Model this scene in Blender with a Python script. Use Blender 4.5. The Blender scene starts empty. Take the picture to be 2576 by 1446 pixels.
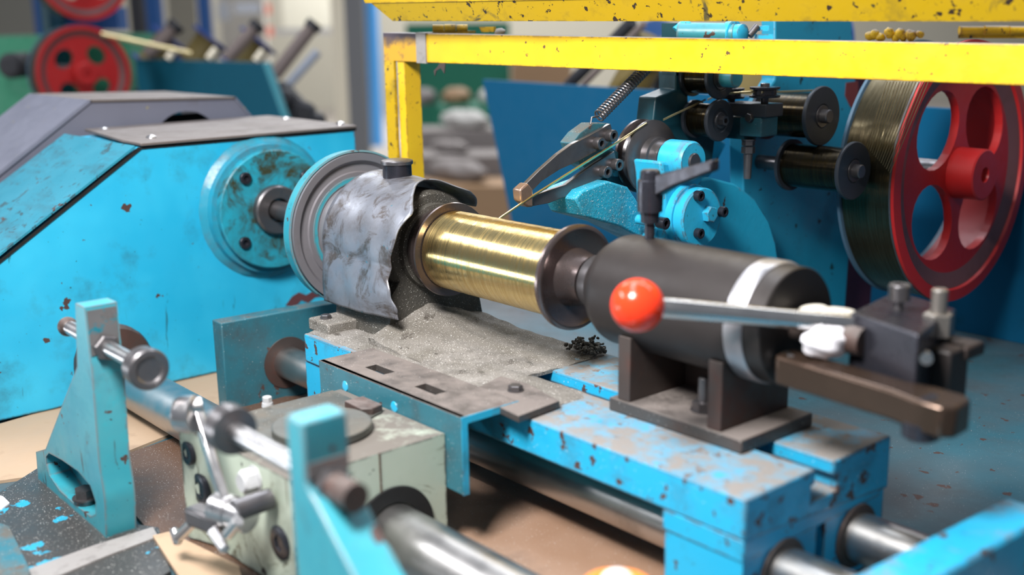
import bpy, bmesh, math, random
import numpy as np
from mathutils import Vector, Matrix
random.seed(7)
S = bpy.context.scene
COL = S.collection
# ---------------------------------------------------------------- frame of the place
# authored in centimetres: +X along the spool axis towards the tailstock, +Y across the machine, Z up,
# origin on the spool axis; the shop floor lies 100 cm below it.
PPX, PPY = 1288.0, 723.0
_u = np.array([-1181 - PPX, 105 - PPY]); _v = np.array([4700 - PPX, 0 - PPY])
FPX = math.sqrt(-(_u @ _v))
_X = -np.array([_u[0], _u[1], FPX]); _X /= np.linalg.norm(_X)
_Y = np.array([_v[0], _v[1], FPX]); _Y /= np.linalg.norm(_Y)
_Z = np.cross(_X, _Y)
RM = np.stack([_X, _Y, _Z], 1)
_O = np.array([(1455 - PPX) / FPX, (699 - PPY) / FPX, 1.0]) * 97.7
CAMP = RM.T @ (-_O)
def P(x, y, X=None, Y=None, Z=None, D=None):
    """sight line through a point of the photo met with a plane X=, Y=, Z= (cm) or at distance D"""
    d = RM.T @ np.array([(x - PPX) / FPX, (y - PPY) / FPX, 1.0])
    if D is not None: t = D
    elif X is not None: t = (X - CAMP[0]) / d[0]
    elif Y is not None: t = (Y - CAMP[1]) / d[1]
    else: t = (Z - CAMP[2]) / d[2]
    return Vector(CAMP + t * d)
def W(v): return Vector((v[0] * .01, v[1] * .01, v[2] * .01 + 1.0))
TRAY = -20.0; FLOOR = -100.0
# ---------------------------------------------------------------- camera
cd = bpy.data.cameras.new('camera'); cam = bpy.data.objects.new('camera', cd); COL.objects.link(cam); S.camera = cam
cd.sensor_width = 36; cd.lens = 36 * FPX / 2576; cd.clip_start = .02; cd.clip_end = 60
R_ = RM
m = Matrix(((R_[0][0], -R_[1][0], -R_[2][0]), (R_[0][1], -R_[1][1], -R_[2][1]), (R_[0][2], -R_[1][2], -R_[2][2])))
cam.matrix_world = Matrix.Translation(W(CAMP)) @ m.to_4x4()
cd.dof.use_dof = True; cd.dof.focus_distance = 1.10; cd.dof.aperture_fstop = 3.1
S.view_settings.view_transform = 'Standard'; S.view_settings.look = 'None'; S.view_settings.gamma = 1
S.view_settings.exposure = 0.0
# ---------------------------------------------------------------- light
w = bpy.data.worlds.new('world'); S.world = w; w.use_nodes = True
w.node_tree.nodes['Background'].inputs[0].default_value = (.78, .86, 1, 1)
w.node_tree.nodes['Background'].inputs[1].default_value = .24
def area(name, loc, target, sx, sy, power, color=(1, 1, 1)):
    l = bpy.data.lights.new(name, 'AREA'); l.shape = 'RECTANGLE'; l.size = sx * .01; l.size_y = sy * .01; l.energy = power; l.color = color
    o = bpy.data.objects.new(name, l); COL.objects.link(o); o.location = W(loc)
    o.rotation_euler = (W(target) - W(loc)).to_track_quat('-Z', 'Y').to_euler(); return o
area('key_flash', (23, -66, 74), (-14, 0, -6), 26, 26, 27, (1, .98, .96))
area('low_fill', (-270, -235, -48), (-10, 0, 0), 150, 34, 26, (.9, .95, 1))  # unseen fill added for the lower highlight band on the spool
area('overhead_strip', (-250, -205, 215), (-10, 0, 0), 190, 36, 52, (.95, .97, 1))  # unseen strip added for the upper highlight band along the spool
area('overhead_strip', (-60, -30, 260), (-20, 0, 0), 360, 60, 50, (.86, .92, 1))
area('overhead_strip', (-60, 160, 270), (0, 40, 0), 360, 16, 40, (.86, .92, 1))
area('overhead_strip', (-420, 330, 300), (-330, 260, 0), 420, 60, 170, (.95, .97, 1))
area('overhead_strip', (-900, 700, 380), (-1000, 800, 0), 600, 200, 800, (1, .98, .95))
# ---------------------------------------------------------------- materials
class NT:
    def __init__(s, name):
        s.m = bpy.data.materials.new(name); s.m.use_nodes = True; s.t = s.m.node_tree; s.n = s.t.nodes; s.l = s.t.links
        s.b = s.n['Principled BSDF']; s.tc = s.n.new('ShaderNodeTexCoord')
    def co(s, scale=(1, 1, 1)):
        mp = s.n.new('ShaderNodeMapping'); mp.inputs['Scale'].default_value = scale
        s.l.new(s.tc.outputs['Object'], mp.inputs[0]); return mp.outputs[0]
    def noise(s, sc, det=5, rough=.6, vec=None, dist=0):
        n = s.n.new('ShaderNodeTexNoise'); n.inputs['Scale'].default_value = sc; n.inputs['Detail'].default_value = det
        n.inputs['Roughness'].default_value = rough; n.inputs['Distortion'].default_value = dist
        s.l.new(vec or s.tc.outputs['Object'], n.inputs['Vector']); return n.outputs[0]
    def ramp(s, f, a, b, va=0, vb=1):
        r = s.n.new('ShaderNodeMapRange'); r.inputs[1].default_value = a; r.inputs[2].default_value = b
        r.inputs[3].default_value = va; r.inputs[4].default_value = vb; s.l.new(f, r.inputs[0]); return r.outputs[0]
    def mul(s, a, b, op='MULTIPLY'):
        m_ = s.n.new('ShaderNodeMath'); m_.operation = op; m_.use_clamp = True
        for i, v in enumerate((a, b)):
            if isinstance(v, (int, float)): m_.inputs[i].default_value = v
            else: s.l.new(v, m_.inputs[i])
        return m_.outputs[0]
    def mix(s, f, a, b):
        x = s.n.new('ShaderNodeMix'); x.data_type = 'RGBA'
        if isinstance(f, (int, float)): x.inputs[0].default_value = f
        else: s.l.new(f, x.inputs[0])
        for i, v in ((6, a), (7, b)):
            if isinstance(v, tuple): x.inputs[i].default_value = (*v, 1)
            else: s.l.new(v, x.inputs[i])
        return x.outputs[2]
    def upness(s):
        g = s.n.new('ShaderNodeNewGeometry'); sp = s.n.new('ShaderNodeSeparateXYZ'); s.l.new(g.outputs['True Normal'], sp.inputs[0]); return sp.outputs[2]
    def set(s, k, v):
        if isinstance(v, (int, float)): s.b.inputs[k].default_value = v
        elif isinstance(v, tuple): s.b.inputs[k].default_value = (*v, 1)
        else: s.l.new(v, s.b.inputs[k])
    def bump(s, h, strength=.3, dist=.001):
        b = s.n.new('ShaderNodeBump'); b.inputs['Strength'].default_value = strength; b.inputs['Distance'].default_value = dist
        s.l.new(h, b.inputs['Height']); s.l.new(b.outputs[0], s.b.inputs['Normal'])
def grunge(name, base, dirt=(.04, .035, .03), damt=.5, dsc=18, chip=(.07, .04, .035), camt=.0, csc=60, dust=None, dustamt=0,
           rough=.4, metal=0, bump=.15, bsc=250, streak=(1, 1, 1), base2=None, b2=.5, speck=0, chipm=0, edge=0, edgec=(.16, .13, .12), dots=0, scr=0, stain=None, stamt=.4, stsc=22):
    t = NT(name); c = base
    if base2: c = t.mix(t.ramp(t.noise(dsc * .6, 3), .5 - b2 * .2, .5 + .2), base, base2)
    d = t.mul(t.ramp(t.noise(dsc, 8, .65, t.co(streak)), .72 - damt * .35, .82), t.ramp(t.noise(dsc * 4.3, 4), .3, .6, .35, 1))
    c = t.mix(d, c, dirt)
    rg = t.ramp(t.noise(dsc * 2, 4), .3, .7, rough * .8, min(1, rough * 1.3))
    if stain: c = t.mix(t.mul(t.ramp(t.noise(stsc, 6, .7, dist=1.2), .66 - stamt * .2, .70 - stamt * .12), t.ramp(t.noise(stsc * 5, 4), .3, .55, .4, 1)), c, stain)
    if dots: c = t.mix(t.ramp(t.noise(170, 3, .6), .735 - dots * .1, .76 - dots * .1), c, dirt)
    if scr: c = t.mix(t.mul(t.ramp(t.noise(60, 5, .6, t.co((1, 1, .14)), .5), .70 - scr * .1, .73 - scr * .1), .7), c, dirt)
    if edge:
        bv = t.n.new('ShaderNodeBevel'); bv.samples = 4; bv.inputs[0].default_value = .0035; g = t.n.new('ShaderNodeNewGeometry')
        dp = t.n.new('ShaderNodeVectorMath'); dp.operation = 'DOT_PRODUCT'; t.l.new(bv.outputs[0], dp.inputs[0]); t.l.new(g.outputs['True Normal'], dp.inputs[1])
        k = t.mul(t.ramp(dp.outputs['Value'], .995, .93), t.ramp(t.noise(70, 5, .7), .62 - edge * .25, .68 - edge * .2)); c = t.mix(k, c, edgec)
    if camt > 0:
        k = t.ramp(t.noise(csc, 4, .55), .74 - camt * .2, .752 - camt * .2)
        c = t.mix(k, c, chip)
        if chipm: t.set('Metallic', t.mul(k, chipm))
    if dust:
        u = t.mul(t.ramp(t.upness(), .55, .95), t.ramp(t.noise(25, 8, .7), .62 - dustamt * .4, .78 - dustamt * .3))
        c = t.mix(u, c, dust); rg = t.mul(rg, t.mul(u, .5), 'ADD')
    if speck > 0:
        k = t.ramp(t.noise(900, 1, .5), .76 - speck * .1, .79 - speck * .1); c = t.mix(k, c, (.75, .72, .68))
    t.set('Base Color', c); t.set('Roughness', rg)
    if metal: t.set('Metallic', metal)
    if bump: t.bump(t.noise(bsc, 4), bump, .0008)
    return t.m
CY = (.018, .37, .60)
M = {}
M['cyan'] = grunge('cyan_paint', CY, dirt=(.02, .09, .11), damt=.55, dsc=13, camt=.34, csc=38, base2=(.035, .45, .68), rough=.36, edge=.6, dots=.35, scr=.25, edgec=(.10,.07,.06))
M['cyan_clean'] = grunge('cyan_paint_clean', (.02, .38, .60), dirt=(.01, .12, .18), damt=.25, camt=.26, csc=55, rough=.35, bsc=150, bump=.25, edge=.3, dots=.2)
M['cyan_chip'] = grunge('cyan_paint_chipped', (.015, .36, .60), dirt=(.03, .10, .11), damt=.45, camt=.5, csc=70, dust=(.20, .19, .18), dustamt=.25, rough=.42, edge=.8, edgec=(.09,.06,.05), dots=.4)
M['cyan_dusty'] = grunge('cyan_paint_dusty', (.015, .36, .60), dirt=(.05, .08, .09), damt=.6, camt=.62, csc=85, dust=(.22, .20, .185), dustamt=.8, rough=.5, speck=.1, edge=1.0, edgec=(.09,.06,.05), dots=.4)
M['teal'] = grunge('teal_paint', (.025, .13, .17), dirt=(.05, .04, .035), damt=.7, camt=.35, csc=50, dust=(.10, .085, .07), dustamt=.5, rough=.42, speck=.15)
M['teal_dark'] = grunge('dark_teal_paint', (.006, .05, .07), dirt=(.01, .012, .012), damt=.6, rough=.4)
M['bracket'] = grunge('bracket_paint', (.04, .29, .35), dirt=(.035, .045, .045), damt=.5, dsc=24, camt=.38, csc=50, rough=.38, base2=(.02, .24, .32), edge=1.0, edgec=(.16,.15,.15), dots=.4, scr=.5)
M['blue_panel'] = grunge('blue_panel_paint', (.003, .085, .18), dirt=(.003, .06, .11), damt=.3, rough=.5, bump=.05)
M['blue_panel_far'] = grunge('far_panel_paint', (.005, .075, .12), dirt=(.008, .03, .06), damt=.3, rough=.5, bump=0)
for k_, v_ in (('blue_panel', .12), ('blue_panel_far', .12), ('cast', .3), ('tray', .3), ('hood', .3)):
    if k_ in M: M[k_].node_tree.nodes['Principled BSDF'].inputs['Specular IOR Level'].default_value = v_
M['sand'] = grunge('metal_dust', (.15, .135, .115), dirt=(.05, .042, .035), damt=.6, dsc=30, rough=.85, bump=1.0, bsc=700, speck=.9, base2=(.25, .23, .21), b2=.7, stain=(.06, .05, .04), stamt=.35, stsc=30, dots=.6)
M['sand_dark'] = grunge('oily_dust', (.06, .055, .046), dirt=(.02, .018, .015), damt=.5, dsc=40, rough=.6, bump=1.0, bsc=500, speck=.6)
M['sheet'] = grunge('galvanised_sheet', (.24, .25, .285), dirt=(.11, .10, .10), damt=.75, dsc=45, rough=.42, metal=.55, bump=.12, bsc=90, camt=.22, csc=60, chip=(.08, .22, .28), base2=(.22, .23, .27), stain=(.10, .085, .08), stamt=.75, stsc=26)
M['hood'] = grunge('hood_sheet', (.17, .175, .225), dirt=(.09, .08, .085), damt=.5, dsc=14, rough=.45, metal=.2, camt=.16, csc=90, chip=(.35, .30, .12), bump=.05)
M['plate_grey'] = grunge('grey_cover_plate', (.155, .13, .12), dirt=(.08, .07, .065), damt=.5, dsc=14, rough=.5, metal=.3)
M['cast'] = grunge('dark_cast_steel', (.028, .023, .022), dirt=(.05, .032, .026), damt=.50, dsc=14, rough=.46, metal=.2, bump=.1)
M['cast_face'] = grunge('turned_face', (.04, .034, .032), dirt=(.03, .02, .018), damt=.4, rough=.42, metal=.6)
M['rust'] = grunge('rusty_steel', (.06, .045, .04), dirt=(.10, .03, .018), damt=.75, dsc=20, rough=.5, metal=.25, dust=(.19, .16, .15), dustamt=.6)
M['rust_plate'] = grunge('rusty_plate', (.075, .065, .06), dirt=(.09, .035, .025), damt=.5, dsc=20, rough=.45, metal=.3, dust=(.20, .17, .155), dustamt=.8, speck=.2)
M['steel'] = grunge('bright_steel', (.62, .60, .60), dirt=(.25, .22, .2), damt=.3, dsc=20, rough=.30, metal=1, bump=.03)
M['chrome'] = grunge('polished_rod', (.60, .585, .57), dirt=(.4, .38, .36), damt=.2, rough=.25, metal=1, bump=0)
M['rail'] = grunge('ground_rail', (.50, .49, .48), dirt=(.16, .13, .10), damt=.35, dsc=12, rough=.33, metal=1, bump=.02)
M['rail_dark'] = grunge('dark_rail', (.46, .44, .43), dirt=(.16, .13, .10), damt=.35, dsc=12, rough=.36, metal=1, bump=.02)
M['steel_dark'] = grunge('dark_steel', (.16, .15, .155), dirt=(.06, .05, .045), damt=.5, dsc=40, rough=.32, metal=.8, bump=.06)
M['black'] = grunge('black_oxide', (.035, .035, .045), dirt=(.06, .05, .05), damt=.4, dsc=60, rough=.28, metal=.55, bump=.05)
M['void'] = grunge('black_recess', (.004, .004, .004), damt=0, rough=.9, bump=0)
M['roller'] = grunge('black_roller_disc', (.035, .04, .05), dirt=(.02, .022, .026), damt=.3, rough=.38, metal=.2, bump=.03)
M['flange'] = grunge('turned_flange', (.17, .135, .13), dirt=(.08, .06, .055), damt=.3, dsc=20, rough=.26, metal=.85, bump=.02)
M['yellow'] = grunge('yellow_paint', (.72, .43, .012), dirt=(.22, .11, .02), damt=.35, dsc=20, camt=.36, csc=120, dots=.5, edge=.7, edgec=(.25,.12,.03), chip=(.12, .07, .03), rough=.36, dust=(.34, .30, .28), dustamt=1.3, base2=(.80, .52, .012))
M['yellow_old'] = grunge('worn_yellow_paint', (.52, .33, .006), dirt=(.09, .07, .02), damt=.5, dsc=25, camt=.5, csc=90, chip=(.04, .025, .015), rough=.4, dots=.7, scr=.4, edge=.6, edgec=(.12,.07,.02), stain=(.10,.08,.03), stamt=.25)
M['burnt'] = grunge('heat_scorched_paint', (.10, .065, .06), dirt=(.30, .15, .02), damt=.5, dsc=60, rough=.5, dust=(.34, .30, .30), dustamt=1)
t = NT('heat_scorched_yellow'); sp_ = t.n.new('ShaderNodeSeparateXYZ'); t.l.new(t.tc.outputs['Object'], sp_.inputs[0])
k = t.ramp(t.mul(sp_.outputs[2], t.mul(t.noise(60, 5), .016), 'ADD'), .400, .412)
c = t.mix(t.ramp(t.noise(50, 6), .5, .62), (.55, .30, .02), (.20, .12, .05)); c = t.mix(k, c, (.06, .045, .06))
c = t.mix(t.ramp(t.upness(), .6, .9), c, (.30, .26, .26)); t.set('Base Color', c); t.set('Roughness', .5); M['burnt'] = t.m
M['tape'] = grunge('grey_tape', (.27, .25, .24), dirt=(.09, .08, .075), damt=.6, dsc=70, rough=.5)
M['red'] = grunge('red_paint', (.42, .012, .012), dirt=(.20, .01, .01), damt=.3, rough=.42, bump=.03)
M['red_rim'] = grunge('dull_red_rim', (.13, .05, .05), dirt=(.07, .03, .03), damt=.5, rough=.45)
M['ball'] = grunge('orange_red_plastic', (.90, .045, .012), dirt=(.80, .12, .06), damt=.12, dsc=60, rough=.16, bump=0)
M['green'] = grunge('pale_green_paint', (.40, .46, .37), dirt=(.10, .09, .055), damt=.55, dsc=18, streak=(1, 1, .4), camt=.38, csc=32, chip=(.05, .045, .04), dust=(.13, .115, .10), dustamt=1.0, rough=.45, base2=(.46, .50, .42), stain=(.12,.11,.07), stamt=.45, stsc=14, edge=.8, edgec=(.06,.05,.045), scr=.5)
M['green_grime'] = grunge('grimy_top_plate', (.085, .085, .075), dirt=(.04, .035, .03), damt=.5, dsc=18, rough=.45, metal=.3, dust=(.14, .125, .105), dustamt=.4, speck=.2)
M['card'] = grunge('cardboard', (.40, .28, .185), dirt=(.17, .11, .08), damt=.5, dsc=14, rough=.8, bump=.2, bsc=90)
M['card_dirty'] = grunge('oily_cardboard', (.26, .155, .10), dirt=(.10, .065, .05), damt=.55, dsc=9, rough=.55, bump=.3, bsc=60, speck=.25, base2=(.33, .22, .16))
M['card_dark'] = grunge('oil_soaked_cardboard', (.10, .055, .035), dirt=(.035, .022, .018), damt=.6, dsc=14, rough=.45, bump=.5, bsc=90, speck=.5)
M['tray'] = grunge('tray_paint', (.028, .125, .165), dirt=(.055, .045, .042), damt=.72, dsc=7, camt=.5, csc=45, chip=(.07, .045, .04), rough=.42, speck=.2, base2=(.085, .09, .095), b2=.8)
M['tray_worn'] = grunge('worn_tray', (.045, .042, .04), dirt=(.07, .05, .04), damt=.5, dsc=12, camt=.62, csc=28, chip=(.02, .28, .42), rough=.42, speck=.5)
M['back_rim'] = grunge('blue_grey_rim', (.07, .13, .19), damt=.3, rough=.4)
M['white'] = grunge('white_cloth', (.80, .78, .82), dirt=(.4, .38, .36), damt=.3, dsc=60, rough=.8)
M['white_paint'] = grunge('white_paint_blob', (.42, .42, .43), dirt=(.2, .19, .17), damt=.5, dsc=120, rough=.4)
M['orange'] = grunge('orange_plastic', (.95, .25, .02), damt=.1, rough=.4)
M['copper'] = grunge('worn_guide_tip', (.30, .20, .15), dirt=(.16, .10, .08), damt=.5, dsc=120, rough=.35, metal=.7)
for k_ in ('cast', 'tray'): M[k_].node_tree.nodes['Principled BSDF'].inputs['Specular IOR Level'].default_value = .3
# brass wire windings
def wirewind(name, col, col2, ax=(1, 0, 0), rough=.2, fine=900, metal=1.0, bstr=.5):
    t = NT(name)
    v = t.co(tuple(1.0 if a else .02 for a in ax))
    n1 = t.noise(700, 3, .7, v); n2 = t.noise(fine, 2, .5, v)
    t.set('Base Color', t.mix(t.ramp(n1, .35, .65), col, col2)); t.set('Metallic', metal)
    t.set('Roughness', t.ramp(n1, .3, .7, rough * .8, rough * 1.4))
    tg = t.n.new('ShaderNodeTangent'); tg.direction_type = 'RADIAL'; tg.axis = 'X'; t.l.new(tg.outputs[0], t.b.inputs['Tangent'])
    t.set('Anisotropic', .85); t.set('Anisotropic Rotation', .25)
    t.bump(t.mul(n2, t.mul(n1, .6), 'ADD'), bstr, .0006); return t.m
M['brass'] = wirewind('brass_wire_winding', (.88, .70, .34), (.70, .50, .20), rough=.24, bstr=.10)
M['brass_dark'] = wirewind('dark_wire_winding', (.12, .10, .06), (.07, .055, .03), rough=.22, metal=.9)  # darker brown tone for the wire on the red wheels
M['roller_wire'] = wirewind('roller_drum', (.07, .05, .022), (.022, .02, .018), rough=.2, metal=.9)
t = NT('brass_wire'); t.set('Base Color', (.80, .66, .36)); t.set('Metallic', 1.0); t.set('Roughness', .3); M['wire'] = t.m
t = NT('dull_brass_wire'); t.set('Base Color', (.30, .24, .13)); t.set('Metallic', .9); t.set('Roughness', .35); M['dull_wire'] = t.m
def plain(name, c, rough=.6, metal=0, **k): return grunge(name, c, dirt=tuple(x * .6 for x in c), damt=.25, rough=rough, metal=metal, bump=0, **k)
for nm, c in dict(wall=(.40, .38, .32), floor=(.33, .30, .27), cream=(.92, .82, .64), grey=(.22, .22, .23), pipe=(.10, .42, .95), navy=(.02, .05, .22), blue=(.015, .08, .26),
                  machine_green=(.03, .22, .12), cab_green=(.01, .17, .10), box=(.36, .22, .12), bag=(.24, .21, .20), paper=(.55, .53, .50), redmark=(.75, .16, .10),
                  dark=(.02, .02, .025), brownbar=(.17, .13, .12), lilac=(.33, .34, .42), gold=(.16, .115, .03), purple=(.10, .03, .06), sky=(.8, .8, .78), teal_bar=(.03, .2, .25),bluegrey=(.35,.38,.45)).items():
    M[nm] = plain(nm + '_finish', c)
M['wall_white'] = plain('white_wall_panel', (.72, .70, .60))
# ---------------------------------------------------------------- mesh helpers
class MB:
    def __init__(s): s.b = bmesh.new()
    def face(s, vs):
        try: return s.b.faces.new(vs)
        except ValueError: return None
    def loops(s, rings, closed=True, cap0=True, cap1=True):
        R = [[s.b.verts.new(p) for p in r] for r in rings]
        for a, b_ in zip(R, R[1:]):
            n = len(a)
            for i in range(n if closed else n - 1): s.face((a[i], a[(i + 1) % n], b_[(i + 1) % n], b_[i]))
        if cap0: s.face(list(reversed(R[0])))
        if cap1: s.face(R[-1])
        return s
    def box(s, lo, hi):
        x0, y0, z0 = lo; x1, y1, z1 = hi
        return s.loops([[(x0, y0, z0), (x1, y0, z0), (x1, y1, z0), (x0, y1, z0)], [(x0, y0, z1), (x1, y0, z1), (x1, y1, z1), (x0, y1, z1)]])
    def prism(s, pts, vec):
        v = Vector(vec); return s.loops([[Vector(p) for p in pts], [Vector(p) + v for p in pts]])
    def lathe(s, p0, d, prof, n=40, cap=True, ring=False):
        shut = ring
        """profile: (t, r) or (t, r, 'h') for a hexagonal section; around the axis from p0 along d"""
        p0 = Vector(p0); d = Vector(d).normalized(); a = d.orthogonal().normalized(); b_ = d.cross(a); rings = []
        for e in prof:
            ring = []
            for i in range(n):
                th = 2 * math.pi * i / n; r = e[1]
                if len(e) > 2: q = (th % (math.pi / 3)) - math.pi / 6; r = r * math.cos(math.pi / 6) / math.cos(q)
                ring.append(p0 + d * e[0] + (a * math.cos(th) + b_ * math.sin(th)) * r)
            rings.append(ring)
        if shut: rings.append(rings[0]); cap = False
        return s.loops(rings, cap0=cap, cap1=cap)
    def cyl(s, p0, p1, r, r1=None, n=32, bev=0):
        L = (Vector(p1) - Vector(p0)).length; r1 = r if r1 is None else r1
        pr = [(0, r), (L, r1)] if not bev else [(0, r - bev), (bev, r), (L - bev, r1), (L, r1 - bev)]
        return s.lathe(p0, Vector(p1) - Vector(p0), pr, n)
    def bar(s, p0, p1, wd, ht, up=(0, 0, 1)):
        p0 = Vector(p0); p1 = Vector(p1); d = (p1 - p0).normalized(); sd = d.cross(Vector(up)).normalized() * wd / 2; u = sd.cross(d).normalized() * ht / 2
        q = [sd + u, sd - u, -sd - u, -sd + u]; return s.loops([[p0 + k for k in q], [p1 + k for k in q]])
    def tube(s, pts, r, n=10):
        pts = [Vector(p) for p in pts]; rings = []; prev = None
        for i, p in enumerate(pts):
            d = (pts[min(i + 1, len(pts) - 1)] - pts[max(i - 1, 0)]).normalized()
            a = d.orthogonal().normalized() if prev is None else (prev - d * prev.dot(d)).normalized(); prev = a; b_ = d.cross(a)
            rings.append([p + (a * math.cos(2 * math.pi * k / n) + b_ * math.sin(2 * math.pi * k / n)) * r for k in range(n)])
        return s.loops(rings)
    def helix(s, p0, p1, R, turns, r, n=6, k=12):
        p0 = Vector(p0); p1 = Vector(p1); d = (p1 - p0); L = d.length; d.normalize(); a = d.orthogonal().normalized(); b_ = d.cross(a)
        N = int(turns * k)
        return s.tube([p0 + d * (L * i / N) + (a * math.cos(2 * math.pi * i / k) + b_ * math.sin(2 * math.pi * i / k)) * R for i in range(N + 1)], r, n)
    def ball(s, c, r, n=32, mz=20, f=None):
        rings = []
        for j in range(1, mz):
            ph = math.pi * j / mz; rings.append([Vector(c) + Vector((math.sin(ph) * math.cos(2 * math.pi * i / n), math.sin(ph) * math.sin(2 * math.pi * i / n), -math.cos(ph))) * r * (f(i, j) if f else 1) for i in range(n)])
        return s.loops(rings)
def build(name, mb, mat, parent=None, bevel=0, seg=2, smooth=True, disp=None, subd=0):
    bm = mb.b; org = Vector((0, 0, 0))
    bmesh.ops.remove_doubles(bm, verts=bm.verts, dist=1e-5); bmesh.ops.recalc_face_normals(bm, faces=bm.faces)
    root = parent
    while root is not None and root.parent: root = root.parent
    lw = root['_o'] if root is not None else None
    if lw is None:
        lo = [min(v.co[i] for v in bm.verts) for i in range(3)]; hi = [max(v.co[i] for v in bm.verts) for i in range(3)]
        base = Vector(((lo[0] + hi[0]) / 2, (lo[1] + hi[1]) / 2, lo[2]))
    else: base = Vector(lw)
    for v in bm.verts: v.co = (v.co - base) * .01
    me = bpy.data.meshes.new(name); bm.to_mesh(me); bm.free()
    if smooth:
        for p in me.polygons: p.use_smooth = True
        me.set_sharp_from_angle(angle=math.radians(35))
    me.materials.append(M[mat] if isinstance(mat, str) else mat)
    o = bpy.data.objects.new(name, me); COL.objects.link(o)
    if parent is not None: o.parent = parent
    else: o.location = W(base); o['_o'] = list(base)
    if subd:
        md = o.modifiers.new('s', 'SUBSURF'); md.levels = md.render_levels = subd
    if bevel:
        md = o.modifiers.new('b', 'BEVEL'); md.width = bevel * .01; md.segments = seg; md.limit_method = 'ANGLE'; md.angle_limit = math.radians(40)
    if disp:
        tx = bpy.data.textures.new(name, 'CLOUDS'); tx.noise_scale = disp[1] * .01
        md = o.modifiers.new('d', 'DISPLACE'); md.texture = tx; md.strength = disp[0] * .01
    return o
def tag(o, label, cat, group=None, kind=None):
    o['label'] = label; o['category'] = cat
    if group: o['group'] = group
    if kind: o['kind'] = kind
    return o
def thing(name, label, cat, loc, group=None):
    o = bpy.data.objects.new(name, None); COL.objects.link(o); o.location = W(loc); o['_o'] = list(loc); o.empty_display_size = .01
    return tag(o, label, cat, group)
def struct(name, mb, mat, **k):
    o = build(name, mb, mat, **k); o['kind'] = 'structure'; return o
def bool_cut(body, mb):
    cut = build('cutter', mb, 'void'); base = Vector(body.location)
    par = body.parent; off = W(par_loc(body)) - cut.location
    for v in cut.data.vertices: v.co = v.co - off
    b1 = bmesh.new(); b1.from_mesh(body.data); b1.free()
    tmp = bpy.data.objects.new('tmp', body.data); COL.objects.link(tmp); cut.location = (0, 0, 0)
    md = tmp.modifiers.new('c', 'BOOLEAN'); md.operation = 'DIFFERENCE'; md.object = cut; md.solver = 'EXACT'
    bpy.context.view_layer.update(); dg = bpy.context.evaluated_depsgraph_get(); me = bpy.data.meshes.new_from_object(tmp.evaluated_get(dg))
    me.name = body.name; me.set_sharp_from_angle(angle=math.radians(35)); bpy.data.objects.remove(tmp); bpy.data.objects.remove(cut); body.data = me
def par_loc(o):
    r = o
    while r.parent: r = r.parent
    return r['_o']
XD = Vector((1, 0, 0)); YD = Vector((0, 1, 0)); ZD = Vector((0, 0, 1))
def screw(parent, p, d=(1, 0, 0), r=.42, h=.45, name='socket_screw', mat='black'):
    "socket head screw seated at p, head standing out along d"
    m_ = MB().lathe(p, d, [(-.3, r * .8), (0, r), (h - .06, r), (h, r - .06), (h, r * .55, 'h'), (h * .35, r * .5, 'h')], 24)
    return build(name, m_, mat, parent)
def hexbolt(parent, p, d=(0, 0, 1), r=.8, h=.6, mat='steel_dark', name='bolt', shank=0, sr=.4):
    m_ = MB()
    m_.lathe(p, d, [(-.02, r * 1.12), (.12, r * 1.12), (.12, r, 'h'), (h - .06, r, 'h'), (h, r * .86, 'h')], 24)
    if shank: m_.lathe(Vector(p) + Vector(d) * h, d, [(0, sr), (shank - .1, sr), (shank, sr - .1)], 16)
    return build(name, m_, mat, parent)
# ================================================================ SETTING
FW = Vector((-R_[2][0] * -1, -R_[2][1] * -1, 0)).normalized()    # level direction of view
RT = Vector((FW.y, -FW.x, 0))
C0 = Vector((CAMP[0], CAMP[1], 0))
def at(fwd, right, z): q = C0 + FW * fwd + RT * right; return Vector((q.x, q.y, z))
struct('floor', MB().prism([at(-300, -1400, FLOOR - 10), at(-300, 1400, FLOOR - 10), at(2200, 1400, FLOOR - 10), at(2200, -1400, FLOOR - 10)], (0, 0, 10)), 'floor')
struct('wall_back', MB().prism([at(1750, -1300, FLOOR), at(1750, 1300, FLOOR), at(1770, 1300, FLOOR), at(1770, -1300, FLOOR)], (0, 0, 650)), 'wall')
# ================================================================ TRAY AND SHEETS ON IT
tr = thing('machine_tray', 'wide worn blue steel tray that carries the whole winding machine', 'machine tray', (0, 0, FLOOR))
build('tray_top', MB().box((-100, -62, TRAY - 1), (75, 76, TRAY)), 'tray', tr)
build('tray_front', MB().box((-100, -63, TRAY - 14), (75, -62, TRAY + .4)), 'teal', tr)
for x, y in ((-96, -58), (70, -58), (-96, 72), (70, 72)): build('leg', MB().box((x - 3, y - 3, FLOOR), (x + 3, y + 3, TRAY - 1)), 'teal', tr)
def sheet(name, pts, z, th, mat, label, cat, grp=None):
    q = [P(x, y, Z=z) for x, y in pts]; o = build(name, MB().prism(q, (0, 0, th)), mat); tag(o, label, cat, grp); return o
sheet('cardboard_sheet', [(-160, 1130), (0, 1072), (300, 985), (600, 915), (640, 975), (470, 1082), (300, 1150), (150, 1195), (0, 1216), (-150, 1250)], TRAY, .3, 'card', 'pale clean cardboard sheet along the foot of the blue gearbox housing', 'cardboard')
sheet('cardboard_sheet', [(1150, 1120), (1200, 1095), (1640, 1280), (2000, 1480), (1900, 1700), (1100, 1600), (1000, 1300)], TRAY, .3, 'card_dirty', 'oily brown cardboard sheet under the front guide rail', 'cardboard')
sheet('cardboard_sheet', [(300, 1155), (470, 1098), (640, 1005), (900, 1000), (1115, 1120), (985, 1290), (640, 1480), (440, 1420), (330, 1290)], TRAY, .35, 'card_dark', 'oil-soaked dark cardboard between the rear stop bracket and the green drive', 'cardboard')
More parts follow.
